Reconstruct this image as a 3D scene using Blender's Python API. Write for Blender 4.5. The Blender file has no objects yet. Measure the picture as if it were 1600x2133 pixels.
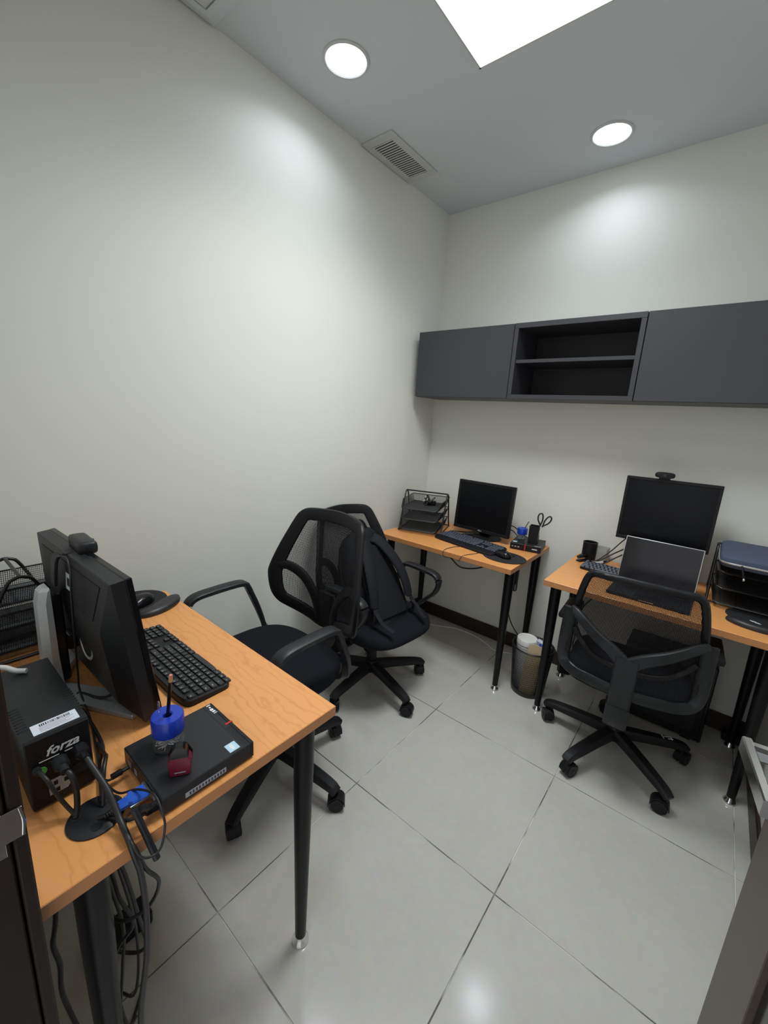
import bpy, bmesh, math, random
from mathutils import Vector, Matrix
random.seed(7)
S = bpy.context.scene
COL = S.collection
R = math.radians
PI = math.pi

# ------------------------------------------------------------------ camera, world, exposure
cam_d = bpy.data.cameras.new('camera')
cam = bpy.data.objects.new('camera', cam_d); COL.objects.link(cam)
cam.location = (1.6411, -2.5425, 1.4547)
cam.rotation_euler = (1.3439, -0.0597, 0.6879)
cam_d.sensor_fit = 'HORIZONTAL'; cam_d.sensor_width = 36.0
cam_d.lens = 859.0 / 1600 * 36
cam_d.clip_start = 0.02
S.camera = cam
W = bpy.data.worlds.new('world'); S.world = W; W.use_nodes = True
W.node_tree.nodes['Background'].inputs[0].default_value = (0.96, 0.98, 1.0, 1)
W.node_tree.nodes['Background'].inputs[1].default_value = 1.15
S.view_settings.view_transform = 'Standard'
S.view_settings.look = 'None'
S.view_settings.gamma = 1.0
S.view_settings.use_curve_mapping = False
S.view_settings.exposure = 0.0
PANEL_GLOW, PANEL_WATT, PANEL_SPREAD = 3.5, 15.8, 132
DOWN_GLOW, DOWN_WATT, DOWN_SPREAD = 6.0, 1.65, 142

# ------------------------------------------------------------------ materials
MATS = {}
def nodes(m):
    m.use_nodes = True
    nt = m.node_tree
    return nt, nt.nodes, nt.links, nt.nodes['Principled BSDF']
def mat(name, col, rough=.5, metal=0., spec=.5, bump=0., bscale=200., var=0., vscale=8., trans=0., coat=0., alpha=1.):
    if name in MATS: return MATS[name]
    m = bpy.data.materials.new(name); nt, N, L, P = nodes(m)
    P.inputs['Base Color'].default_value = (*col, 1); P.inputs['Roughness'].default_value = rough
    P.inputs['Metallic'].default_value = metal; P.inputs['Specular IOR Level'].default_value = spec
    P.inputs['Transmission Weight'].default_value = trans; P.inputs['Coat Weight'].default_value = coat
    P.inputs['Alpha'].default_value = alpha
    tc = N.new('ShaderNodeTexCoord')
    if var > 0:
        n = N.new('ShaderNodeTexNoise'); n.inputs['Scale'].default_value = vscale; n.inputs['Detail'].default_value = 4
        L.new(tc.outputs['Object'], n.inputs['Vector'])
        mx = N.new('ShaderNodeMix'); mx.data_type = 'RGBA'
        mx.inputs[6].default_value = (*[c * (1 - var) for c in col], 1); mx.inputs[7].default_value = (*[min(1, c * (1 + var)) for c in col], 1)
        L.new(n.outputs['Fac'], mx.inputs[0]); L.new(mx.outputs[2], P.inputs['Base Color'])
    if bump > 0:
        n = N.new('ShaderNodeTexNoise'); n.inputs['Scale'].default_value = bscale; n.inputs['Detail'].default_value = 3
        L.new(tc.outputs['Object'], n.inputs['Vector'])
        b = N.new('ShaderNodeBump'); b.inputs['Strength'].default_value = bump; b.inputs['Distance'].default_value = .002
        L.new(n.outputs['Fac'], b.inputs['Height']); L.new(b.outputs['Normal'], P.inputs['Normal'])
    MATS[name] = m; return m
def emis(name, col, st):
    m = bpy.data.materials.new(name); nt, N, L, P = nodes(m)
    P.inputs['Base Color'].default_value = (.9, .9, .9, 1)
    P.inputs['Emission Color'].default_value = (*col, 1); P.inputs['Emission Strength'].default_value = st
    MATS[name] = m; return m
def grain(name, c0, c1, rough, scale, dist, stretch, axis, coat=0., bump=0.):
    """wood grain: stretched noise streaks + soft cathedral waves"""
    m = bpy.data.materials.new(name); nt, N, L, P = nodes(m)
    tc = N.new('ShaderNodeTexCoord'); mp = N.new('ShaderNodeMapping')
    sc = [stretch] * 3; sc[axis] = 1.0
    mp.inputs['Scale'].default_value = sc
    L.new(tc.outputs['Object'], mp.inputs['Vector'])
    wv = N.new('ShaderNodeTexWave'); wv.wave_type = 'BANDS'; wv.bands_direction = 'Y' if axis == 0 else 'X'
    wv.inputs['Scale'].default_value = scale; wv.inputs['Distortion'].default_value = dist
    wv.inputs['Detail'].default_value = 3; wv.inputs['Detail Scale'].default_value = 1.6; wv.inputs['Detail Roughness'].default_value = .55
    L.new(mp.outputs['Vector'], wv.inputs['Vector'])
    nz = N.new('ShaderNodeTexNoise'); nz.inputs['Scale'].default_value = 14; nz.inputs['Detail'].default_value = 6
    L.new(mp.outputs['Vector'], nz.inputs['Vector'])
    mm = N.new('ShaderNodeMath'); mm.operation = 'MULTIPLY'
    pw = N.new('ShaderNodeMath'); pw.operation = 'POWER'; pw.inputs[1].default_value = 7.0
    L.new(wv.outputs['Fac'], pw.inputs[0]); L.new(pw.outputs[0], mm.inputs[0]); L.new(nz.outputs['Fac'], mm.inputs[1])
    mx = N.new('ShaderNodeMix'); mx.data_type = 'RGBA'
    mx.inputs[6].default_value = (*c0, 1); mx.inputs[7].default_value = (*c1, 1)
    L.new(mm.outputs[0], mx.inputs[0]); L.new(mx.outputs[2], P.inputs['Base Color'])
    P.inputs['Roughness'].default_value = rough; P.inputs['Coat Weight'].default_value = coat
    MATS[name] = m; return m

M_wall = mat('wall_paint', (.772, .775, .722), .55, bump=.06, bscale=90, var=.015, vscale=2.5)
M_ceil = mat('ceiling_paint', (.66, .69, .72), .8, var=.01, vscale=2)
M_brown = mat('dark_brown_wood', (.028, .016, .012), .4, var=.25, vscale=20)
M_jamb = mat('jamb_brown_paint', (.014, .008, .0065), .45, spec=.2, var=.3, vscale=30, bump=.15, bscale=60)
M_door = mat('door_brown_laminate', (.085, .066, .055), .38, var=.12, vscale=25)
M_doorp = mat('door_dark_inset', (.012, .011, .012), .12)
M_wood = grain('orange_cherry_laminate', (.75, .335, .112), (.60, .245, .074), .36, 4.2, 12.0, 2.8, 0)
M_woode = mat('cherry_edge_band', (.52, .225, .085), .4, var=.1, vscale=30)
M_cab = grain('charcoal_wenge_laminate', (.042, .042, .050), (.026, .026, .031), .42, 5.0, 3.0, 9.0, 2)
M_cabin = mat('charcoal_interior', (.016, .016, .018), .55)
M_plas = mat('black_plastic', (.008, .008, .010), .45, spec=.28, bump=.05, bscale=400)
M_plas2 = mat('satin_dark_grey_plastic', (.016, .017, .020), .42, spec=.35, bump=.06, bscale=500)
M_plas3 = mat('gloss_black_plastic', (.006, .006, .008), .2, spec=.35)
M_screen = mat('switched_off_screen', (.006, .006, .008), .16, spec=.38)
M_screenm = mat('matte_switched_off_screen', (.004, .0045, .006), .28, spec=.16)
M_leg = mat('black_powder_coat', (.005, .005, .006), .36, spec=.25)
M_chrome = mat('chrome', (.80, .80, .82), .12, 1.0)
M_brush = mat('brushed_silver_plastic', (.60, .62, .64), .34, .45)
M_fab = mat('black_seat_fabric', (.008, .009, .013), .9, bump=.5, bscale=900, spec=.15)
M_mesh = mat('black_mesh_strands', (.012, .012, .015), .7, spec=.2)
M_bag = mat('black_nylon', (.008, .009, .012), .65, bump=.6, bscale=38, var=.3, vscale=18, spec=.25)
M_strap = mat('black_webbing', (.012, .013, .017), .75, bump=.4, bscale=1200, spec=.2)
M_wire = mat('black_wire', (.010, .010, .011), .35)
M_cable = mat('black_cable_rubber', (.013, .013, .014), .45)
M_cableg = mat('grey_cable', (.70, .70, .69), .5)
M_blue = mat('royal_blue_plastic', (.012, .045, .42), .3)
M_blue2 = mat('vga_blue_plastic', (.02, .10, .55), .35)
M_clear = mat('clear_plastic', (.30, .31, .32), .08, spec=.5, alpha=.08)
M_steel = mat('steel_wire', (.62, .62, .64), .25, 1.0)
M_white = mat('white_plastic', (.80, .80, .79), .4)
M_label = mat('white_label', (.72, .76, .84), .5)
M_print = mat('print_black', (.02, .02, .025), .6)
M_printg = mat('print_grey', (.32, .34, .40), .6)
M_legend = mat('print_white', (.75, .76, .78), .5)
M_red = mat('red_plastic', (.50, .02, .03), .35)
M_maroon = mat('wine_red_plastic', (.16, .008, .030), .3)
M_green = mat('green_sticker', (.10, .42, .08), .5)
M_sky = mat('pale_blue_sticker', (.45, .66, .80), .4)
M_manila = mat('manila_card', (.66, .53, .33), .7, var=.05, vscale=12)
M_navy = mat('navy_neoprene', (.055, .075, .125), .75, bump=.3, bscale=900, var=.08, vscale=20)
M_silver = mat('silver_aluminium', (.72, .72, .74), .3, .9)
M_ivory = mat('vent_white_metal', (.60, .61, .60), .45)
M_black0 = mat('matte_void_black', (.006, .006, .007), .8)
M_wrist = mat('gel_rest_fabric', (.020, .020, .023), .42)
M_pad = mat('mouse_pad_fabric', (.012, .012, .014), .8)
M_wood_pencil = mat('pencil_gold', (.55, .38, .16), .35, .5)
M_panel = emis('light_panel_diffuser', (.965, 1.0, .985), PANEL_GLOW)
M_down = emis('downlight_diffuser', (.90, .96, 1.08), DOWN_GLOW)

M_plas3k = mat('keycap_black', (.016, .017, .020), .38)
def tile_material():
    m = bpy.data.materials.new('grey_porcelain'); nt, N, L, P = nodes(m)
    g = N.new('ShaderNodeNewGeometry')
    n1 = N.new('ShaderNodeTexNoise'); n1.inputs['Scale'].default_value = 2.4; n1.inputs['Detail'].default_value = 5; n1.inputs['Roughness'].default_value = .6
    n2 = N.new('ShaderNodeTexNoise'); n2.inputs['Scale'].default_value = 38; n2.inputs['Detail'].default_value = 4
    L.new(g.outputs['Position'], n1.inputs['Vector']); L.new(g.outputs['Position'], n2.inputs['Vector'])
    mx = N.new('ShaderNodeMix'); mx.data_type = 'RGBA'
    mx.inputs[6].default_value = (.44, .43, .40, 1); mx.inputs[7].default_value = (.52, .51, .48, 1)
    L.new(n1.outputs['Fac'], mx.inputs[0])
    m2 = N.new('ShaderNodeMix'); m2.data_type = 'RGBA'; m2.blend_type = 'OVERLAY'; m2.inputs[0].default_value = .10
    L.new(mx.outputs[2], m2.inputs[6]); L.new(n2.outputs['Color'], m2.inputs[7]); L.new(m2.outputs[2], P.inputs['Base Color'])
    mr = N.new('ShaderNodeMapRange'); mr.inputs['To Min'].default_value = .13; mr.inputs['To Max'].default_value = .19
    L.new(n1.outputs['Fac'], mr.inputs['Value']); L.new(mr.outputs[0], P.inputs['Roughness'])
    P.inputs['Specular IOR Level'].default_value = .42
    return m
M_tile = tile_material()
def grout_material():
    m = bpy.data.materials.new('floor_grout'); nt, N, L, P = nodes(m)
    g = N.new('ShaderNodeNewGeometry')
    n1 = N.new('ShaderNodeTexNoise'); n1.inputs['Scale'].default_value = 5; n1.inputs['Detail'].default_value = 5
    L.new(g.outputs['Position'], n1.inputs['Vector'])
    cr = N.new('ShaderNodeValToRGB'); cr.color_ramp.elements[0].position = .45; cr.color_ramp.elements[0].color = (.10, .095, .085, 1)
    cr.color_ramp.elements[1].position = .58; cr.color_ramp.elements[1].color = (.62, .61, .57, 1)
    L.new(n1.outputs['Fac'], cr.inputs[0]); L.new(cr.outputs[0], P.inputs['Base Color']); P.inputs['Roughness'].default_value = .7
    return m
M_grout = grout_material()

# ------------------------------------------------------------------ mesh helpers
def BM(): return bmesh.new()
def fin(bm, name, m, parent=None, smooth=35, loc=None, rot=None):
    me = bpy.data.meshes.new(name); bm.normal_update(); bm.to_mesh(me); bm.free()
    if smooth:
        me.shade_smooth(); me.set_sharp_from_angle(angle=R(smooth))
    me.materials.append(m)
    o = bpy.data.objects.new(name, me); COL.objects.link(o)
    if parent is not None: o.parent = parent
    if loc is not None: o.location = loc
    if rot is not None: o.rotation_euler = rot
    return o
def inst(src, name, parent=None, loc=None, rot=None):
    o = bpy.data.objects.new(name, src.data); COL.objects.link(o)
    if parent is not None: o.parent = parent
    if loc is not None: o.location = loc
    if rot is not None: o.rotation_euler = rot
    return o
def tag(o, label, cat, group=None):
    o['label'] = label; o['category'] = cat
    if group: o['group'] = group
    return o
def struct(o, label=None, cat=None):
    o['kind'] = 'structure'
    if label: o['label'] = label
    if cat: o['category'] = cat
    return o
def thing(name, label, cat, loc=(0, 0, 0), rot=0., group=None):
    o = bpy.data.objects.new(name, None); COL.objects.link(o); o.empty_display_size = .05
    o.location = loc; o.rotation_euler = rot if isinstance(rot, (tuple, list)) else (0, 0, rot)
    return tag(o, label, cat, group)
def box(bm, lo, hi, bev=0., mtx=None, seg=1):
    """axis box given by two corners"""
    lo, hi = Vector(lo), Vector(hi)
    r = bmesh.ops.create_cube(bm, size=1.0); vs = r['verts']
    c = (lo + hi) / 2; s = hi - lo
    for v in vs: v.co = Vector((v.co.x * s.x, v.co.y * s.y, v.co.z * s.z)) + c
    if bev > 0:
        es = list({e for v in vs for e in v.link_edges})
        q = bmesh.ops.bevel(bm, geom=es, offset=bev, segments=seg, affect='EDGES', profile=.6)
        vs = list({v for f in q['faces'] for v in f.verts} | {v for v in vs if v.is_valid})
    if mtx is not None:
        for v in vs: v.co = mtx @ v.co
    return vs
def frame_of(d):
    d = d.normalized(); up = Vector((0, 0, 1)) if abs(d.z) < .95 else Vector((1, 0, 0))
    x = d.cross(up).normalized(); y = x.cross(d).normalized(); return x, y
def rings(bm, rs, closed=False, cap=True):
    """connect rings (lists of Vector) into a skin"""
    vv = [[bm.verts.new(p) for p in r] for r in rs]
    n = len(vv[0]); k = len(vv)
    for i in range(k if closed else k - 1):
        a, b = vv[i], vv[(i + 1) % k]
        for j in range(n):
            try: bm.faces.new((a[j], a[(j + 1) % n], b[(j + 1) % n], b[j]))
            except ValueError: pass
    if cap and not closed:
        try: bm.faces.new(list(reversed(vv[0]))); bm.faces.new(vv[-1])
        except ValueError: pass
    return vv
def cyl(bm, p0, p1, r0, r1=None, n=16, cap=True):
    r1 = r0 if r1 is None else r1
    p0, p1 = Vector(p0), Vector(p1); x, y = frame_of(p1 - p0)
    rs = [[p + (x * math.cos(2 * PI * j / n) + y * math.sin(2 * PI * j / n)) * r for j in range(n)] for p, r in ((p0, r0), (p1, r1))]
    rings(bm, rs, cap=cap)
def lathe(bm, prof, n=24, at=(0, 0, 0), cap=True):
    at = Vector(at)
    rings(bm, [[at + Vector((r * math.cos(2 * PI * j / n), r * math.sin(2 * PI * j / n), z)) for j in range(n)] for r, z in prof], cap=cap)
def cr_spline(pts, sub=6, closed=False):
    P = [Vector(p) for p in pts]; n = len(P); out = []
    for i in range(n if closed else n - 1):
        a = P[(i - 1) % n] if (closed or i > 0) else P[0] * 2 - P[1]
        b, c = P[i], P[(i + 1) % n]
        d = P[(i + 2) % n] if (closed or i + 2 < n) else P[-1] * 2 - P[-2]
        for s in range(sub):
            t = s / sub
            out.append(.5 * ((2 * b) + (c - a) * t + (2 * a - 5 * b + 4 * c - d) * t * t + (3 * b - a - 3 * c + d) * t ** 3))
    if not closed: out.append(P[-1])
    return out
def tube(bm, pts, r, n=8, sub=6, closed=False, smooth=True, flat=1.0, up=None):
    """sweep a round (or flattened) section along a path with parallel transport"""
    P = cr_spline(pts, sub, closed) if smooth else [Vector(p) for p in pts]
    k = len(P); rs = []; x = None
    for i in range(k):
        t = (P[(i + 1) % k] - P[i - 1]) if closed else (P[min(i + 1, k - 1)] - P[max(i - 1, 0)])
        if t.length < 1e-9: t = Vector((0, 0, 1))
        t.normalize()
        if up is not None:
            y = Vector(up) - t * Vector(up).dot(t)
            y = y.normalized() if y.length > 1e-5 else frame_of(t)[1]
            x = t.cross(y).normalized()
        elif x is None: x, y = frame_of(t)
        else:
            x = x - t * x.dot(t)
            x = x.normalized() if x.length > 1e-6 else frame_of(t)[0]
            y = x.cross(t)
        rr = r(i / (k - 1)) if callable(r) else r
        rs.append([P[i] + x * (rr * math.cos(2 * PI * j / n)) + y * (rr * flat * math.sin(2 * PI * j / n)) for j in range(n)])
    rings(bm, rs, closed=closed)
def bar(bm, pts, w, h, up=(0, 0, 1), sub=5, smooth=True, bev=.25):
    """sweep a chamfered rectangular section (w across, h along up)"""
    P = cr_spline(pts, sub) if smooth else [Vector(p) for p in pts]
    k = len(P); rs = []
    for i in range(k):
        t = (P[min(i + 1, k - 1)] - P[max(i - 1, 0)]).normalized()
        y = Vector(up) - t * Vector(up).dot(t)
        if y.length < 1e-4: y = frame_of(t)[1]
        y.normalize(); x = t.cross(y).normalized()
        ww = w(i / (k - 1)) if callable(w) else w; hh = h(i / (k - 1)) if callable(h) else h
        b = min(ww, hh) * bev; a, c = ww / 2, hh / 2
        sec = [(a - b, -c), (a, -c + b), (a, c - b), (a - b, c), (-a + b, c), (-a, c - b), (-a, -c + b), (-a + b, -c)]
        rs.append([P[i] + x * u + y * v for u, v in sec])
    rings(bm, rs)
def prism(bm, poly, z0, z1, mtx=None, bev=0.):
    b = [bm.verts.new((x, y, z0)) for x, y in poly]; t = [bm.verts.new((x, y, z1)) for x, y in poly]
    n = len(poly); fs = [bm.faces.new(list(reversed(b))), bm.faces.new(t)]
    for i in range(n): fs.append(bm.faces.new((b[i], b[(i + 1) % n], t[(i + 1) % n], t[i])))
    vs = b + t
    if bev > 0:
        es = list({e for v in vs for e in v.link_edges})
        q = bmesh.ops.bevel(bm, geom=es, offset=bev, segments=1, affect='EDGES')
        vs = list({v for f in q['faces'] for v in f.verts} | {v for v in vs if v.is_valid})
    if mtx is not None:
        for v in vs: v.co = mtx @ v.co
    return vs
def strand(bm, p, q, r):
    p, q = Vector(p), Vector(q)
    if (q - p).length < 1e-6: return
    x, y = frame_of(q - p)
    rs = [[c + (x * math.cos(2 * PI * j / 4) + y * math.sin(2 * PI * j / 4)) * r for j in range(4)] for c in (p, q)]
    rings(bm, rs, cap=False)
def netting(bm, a, b, c, d, n, m, r):
    """woven wires over the quad a-b-c-d"""
    a, b, c, d = map(Vector, (a, b, c, d))
    for i in range(n + 1):
        t = i / n; strand(bm, a.lerp(b, t), d.lerp(c, t), r)
    for i in range(m + 1):
        t = i / m; strand(bm, a.lerp(d, t), b.lerp(c, t), r)
def superring(w, d, z, n=40, e=3.0, cx=0, cy=0):
    out = []
    for j in range(n):
        t = 2 * PI * j / n; c, s = math.cos(t), math.sin(t)
        out.append(Vector((cx + w / 2 * math.copysign(abs(c) ** (2 / e), c), cy + d / 2 * math.copysign(abs(s) ** (2 / e), s), z)))
    return out
GLY = {}
def glyphs(txt, size, fat=0.):
    """flat filled lettering -> (verts, faces), centred"""
    k = (txt, size, fat)
    if k in GLY: return GLY[k]
    cu = bpy.data.curves.new('lettering', 'FONT'); cu.body = txt; cu.size = size; cu.offset = fat; cu.align_x = 'CENTER'; cu.align_y = 'CENTER'; cu.resolution_u = 2
    ob = bpy.data.objects.new('lettering', cu); COL.objects.link(ob)
    dg = bpy.context.evaluated_depsgraph_get(); ev = ob.evaluated_get(dg); me = ev.to_mesh()
    res = ([v.co.copy() for v in me.vertices], [tuple(p.vertices) for p in me.polygons])
    ev.to_mesh_clear(); bpy.data.objects.remove(ob); bpy.data.curves.remove(cu)
    GLY[k] = res; return res
def put_text(bm, txt, size, mtx, shear=0., fat=0.):
    vs, fs = glyphs(txt, size, fat)
    nv = [bm.verts.new(mtx @ Vector((v.x + shear * v.y, v.y, 0))) for v in vs]
    for f in fs:
        try: bm.faces.new([nv[i] for i in f])
        except ValueError: pass
def basis(o, x, y):
    x = Vector(x).normalized(); y = Vector(y).normalized(); z = x.cross(y)
    return Matrix(((x.x, y.x, z.x, o[0]), (x.y, y.y, z.y, o[1]), (x.z, y.z, z.z, o[2]), (0, 0, 0, 1)))

# ------------------------------------------------------------------ room shell
RW, RD, H = 2.0, 2.5, 2.738      # back-left corner is the origin, x to the right wall, -y towards the door
bm = BM(); box(bm, (-.1, -3.3, -.10), (RW + .1, .1, -.0025))
floor = struct(fin(bm, 'floor', M_grout, smooth=0))
gx, gy, T, G = .7427, -.8883, .6, .0018
xs = [-.0573 - .4] + [gx + T * k for k in (-1, 0, 1, 2)] + [RW + .1]
ys = [-3.3] + [gy + T * k for k in (-3, -2, -1, 0, 1)] + [.05]
xs[0] = -.05
for i in range(len(xs) - 1):
    for j in range(len(ys) - 1):
        bm = BM()
        w, d = xs[i + 1] - xs[i] - 2 * G, ys[j + 1] - ys[j] - 2 * G
        box(bm, (-w / 2, -d / 2, -.009), (w / 2, d / 2, 0), .0007)
        fin(bm, 'floor_tile', M_tile, floor, smooth=0, loc=((xs[i] + xs[i + 1]) / 2, (ys[j] + ys[j + 1]) / 2, 0))
bm = BM(); box(bm, (-.1, -2.62, H), (RW + .1, .1, H + .1)); struct(fin(bm, 'ceiling', M_ceil, smooth=0))
bm = BM(); box(bm, (-.1, -2.62, -.1), (0, .1, H + .02)); struct(fin(bm, 'wall_left', M_wall, smooth=0))
bm = BM(); box(bm, (0, 0, -.1), (RW, .1, H + .02)); struct(fin(bm, 'wall_back', M_wall, smooth=0))
bm = BM(); box(bm, (RW, -2.62, -.1), (RW + .1, .1, H + .02)); struct(fin(bm, 'wall_right', M_wall, smooth=0))
bm = BM()
box(bm, (0, -2.62, -.1), (1.02, -RD, H + .02)); box(bm, (1.02, -2.62, 2.10), (RW, -RD, H + .02))
struct(fin(bm, 'wall_front', M_wall, smooth=0))
for nm, lo, hi in (('baseboard_back', (0, -.014, 0), (RW, 0, .095)), ('baseboard_right', (RW - .014, -2.48, 0), (RW, -.014, .095)),
                   ('baseboard_left', (0, -2.48, 0), (.014, -.014, .095))):
    bm = BM(); box(bm, lo, hi, .004); struct(fin(bm, nm, M_brown))
# door frame: left jamb, head, right jamb
bm = BM()
box(bm, (1.02, -2.63, 0), (1.06, -2.504, 2.10), .002)
box(bm, (1.015, -2.5015, 0), (1.06, -2.487, 2.13), .0025)
box(bm, (1.06, -2.63, 2.06), (1.95, -2.487, 2.10), .002)
box(bm, (1.955, -2.63, 0), (1.999, -2.50, 2.10), .002)
trim = struct(fin(bm, 'trim_1', M_jamb), 'dark brown door frame with strike plate at the doorway', 'door frame')
bm = BM()
box(bm, (1.0600, -2.545, .906), (1.0615, -2.508, .986), .0004)
box(bm, (1.0610, -2.516, .925), (1.0625, -2.489, .968), .0004)
tube(bm, [(1.0618, -2.491, .926), (1.0618, -2.489, .947), (1.0618, -2.491, .967)], .0022, 6)
o = fin(bm, 'strike_plate', M_chrome, trim); o['label'] = 'chrome strike plate with curved lip'
# door leaf, standing open against the right wall
hx, hy = 1.935, -2.492
door = bpy.data.objects.new('door_1', None); COL.objects.link(door); struct(door, 'dark brown door leaf standing open along the right wall', 'door')
door.location = (hx, hy, 0); door.rotation_euler = (0, 0, R(98.1))
LW = .85
for nm, lo, hi, mm in (('door_stile', (LW - .14, -.040, .01), (LW, 0, 2.05), M_door), ('door_stile', (0, -.040, .01), (.11, 0, 2.05), M_door),
                       ('door_rail', (.11, -.040, .01), (LW - .14, 0, .20), M_door), ('door_rail', (.11, -.040, 1.93), (LW - .14, 0, 2.05), M_door),
                       ('door_panel', (.11, -.032, .20), (LW - .14, -.010, 1.93), M_doorp)):
    bm = BM(); box(bm, lo, hi, .0015); fin(bm, nm, mm, door)
bm = BM()
hz = .972; hl_ = .787
box(bm, (hl_ - .026, -.001, hz - .026), (hl_ + .026, .007, hz + .026), .003)
bar(bm, [(hl_, .006, hz), (hl_, .068, hz)], .020, .024, smooth=False)
bar(bm, [(hl_ + .011, .066, hz), (hl_ - .128, .066, hz - .001)], .013, .027, smooth=False, bev=.15)
fin(bm, 'lever_handle', M_chrome, door)

# ------------------------------------------------------------------ ceiling fittings
def lamp(t, shape, size, watt, spread, col):
    """the luminaire's own beam: an area lamp lying on its diffuser"""
    d = bpy.data.lights.new('lamp', 'AREA'); d.shape = shape; d.size = size; d.energy = watt; d.spread = R(spread); d.color = col
    o = bpy.data.objects.new('lamp', d); COL.objects.link(o); o.parent = t; o.location = (0, 0, -.0035)
    return o
def downlight(x, y, label):
    t = thing('downlight', label, 'ceiling light', (x, y, H), group='round recessed downlights')
    bm = BM(); n = 40
    lathe(bm, [(.088, 0), (.088, -.003), (.084, -.006), (.078, -.006), (.0745, -.002), (.0745, 0)], n, cap=False)
    fin(bm, 'rim', M_ivory, t)
    bm = BM(); lathe(bm, [(.0742, -.0005), (.0742, -.0025)], n); fin(bm, 'diffuser', M_down, t)
    lamp(t, 'DISK', .146, DOWN_WATT, DOWN_SPREAD, (.80, .90, 1.0))
downlight(.283, -1.233, 'round downlight in the ceiling above the long left wall')
downlight(.993, -.276, 'round downlight in the ceiling above the wall cabinets')
downlight(1.70, -1.233, 'round downlight in the ceiling beside the right wall')
downlight(.993, -2.17, 'round downlight in the ceiling near the doorway')
t = thing('light_panel', 'large square glowing light panel in the ceiling centre', 'ceiling light', (.972, -1.22, H))
bm = BM(); q = .3
for s in (-1, 1):
    box(bm, (-q, s * q - .006 if s > 0 else s * q, -.003), (q, s * q if s > 0 else s * q + .006, 0))
    box(bm, (s * q - .006 if s > 0 else s * q, -q, -.003), (s * q if s > 0 else s * q + .006, q, 0))
fin(bm, 'frame', M_ivory, t, 0)
bm = BM(); box(bm, (-q + .006, -q + .006, -.0022), (q - .006, q - .006, -.0004)); fin(bm, 'diffuser', M_panel, t, 0)
lamp(t, 'SQUARE', .58, PANEL_WATT, PANEL_SPREAD, (.965, 1.0, .985))
# slatted supply vent beside the left wall
t = thing('air_vent', 'white slatted air vent in the ceiling against the left wall', 'vent', (.097, -.645, H))
hw, hl, ww, wl = .093, .198, .058, .155
bm = BM()
for lo, hi in (((-hw, -hl), (hw, -wl)), ((-hw, wl), (hw, hl)), ((-hw, -wl), (-ww, wl)), ((ww, -wl), (hw, wl))):
    box(bm, (lo[0], lo[1], -.010), (hi[0], hi[1], 0), .002)
fin(bm, 'frame', M_ivory, t)
bm = BM(); box(bm, (-ww, -wl, -.002), (ww, wl, 0)); fin(bm, 'duct_backing', mat('duct_grey', (.06, .063, .066), .7), t, 0)
bm = BM(); box(bm, (-ww, -.0048, -.0008), (ww, .0042, .0008), mtx=Matrix.Rotation(R(4), 4, 'X')); sl = None
for k in range(19):
    y = -wl + .0085 + k * (2 * wl - .017) / 18
    if sl is None: sl = fin(bm, 'slat', M_ivory, t, 0, loc=(0, y, -.007))
    else: inst(sl, 'slat', t, (0, y, -.007))
# return-air cassette whose corner shows at the top edge
t = thing('ceiling_cassette', 'white ceiling air unit cornered against the left wall', 'air conditioner', (.305, -1.90, H))
def rect(w, d, z): return [Vector((x * w / 2, y * d / 2, z)) for x, y in ((-1, -1), (1, -1), (1, 1), (-1, 1))]
bm = BM(); rings(bm, [rect(.60, .60, 0), rect(.60, .60, -.008), rect(.52, .52, -.026), rect(.48, .48, -.026), rect(.48, .48, -.018)]); fin(bm, 'fascia', M_ceil, t, 0)
bm = BM(); box(bm, (-.235, -.235, -.030), (.235, .235, -.019), .004); fin(bm, 'intake_grille', M_ivory, t)

# ------------------------------------------------------------------ wall cabinets
CZ0, CZ1, CD = 1.593, 1.978, .30
def closed_cabinet(x0, x1, label):
    t = thing('wall_cabinet', label, 'cabinet', (x0, 0, CZ0), group='wall cabinets over the desks')
    w, h = x1 - x0, CZ1 - CZ0; th = .018
    bm = BM()
    box(bm, (0, -CD + .019, 0), (w, 0, th)); box(bm, (0, -CD + .019, h - th), (w, 0, h))
    box(bm, (0, -CD + .019, th), (th, 0, h - th)); box(bm, (w - th, -CD + .019, th), (w, 0, h - th)); box(bm, (th, -.012, th), (w - th, 0, h - th))
    fin(bm, 'body', M_cab, t, 0)
    bm = BM(); box(bm, (.0015, -CD, .001), (w - .0015, -CD + .018, h - .001), .0012); fin(bm, 'door', M_cab, t)
    return t
closed_cabinet(.045, .660, 'dark charcoal wall cabinet with closed door by the left wall')
closed_cabinet(1.272, 1.885, 'dark charcoal wall cabinet with closed door above the right-hand desk')
t = thing('open_wall_shelf', 'open charcoal wall shelf unit between the two closed cabinets', 'shelf', (.662, 0, CZ0), group='wall cabinets over the desks')
w, h = 1.270 - .662, CZ1 - CZ0
for nm, lo, hi, mm in (('top_board', (0, -CD, h - .026), (w, 0, h), M_cab), ('bottom_board', (0, -CD, 0), (w, 0, .022), M_cab),
                       ('side_board', (0, -CD, .022), (.022, 0, h - .026), M_cab), ('side_board', (w - .022, -CD, .022), (w, 0, h - .026), M_cab),
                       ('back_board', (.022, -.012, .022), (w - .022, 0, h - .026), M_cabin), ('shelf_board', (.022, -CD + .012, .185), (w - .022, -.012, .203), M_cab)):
    bm = BM(); box(bm, lo, hi, .0012); fin(bm, nm, mm, t)

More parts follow.
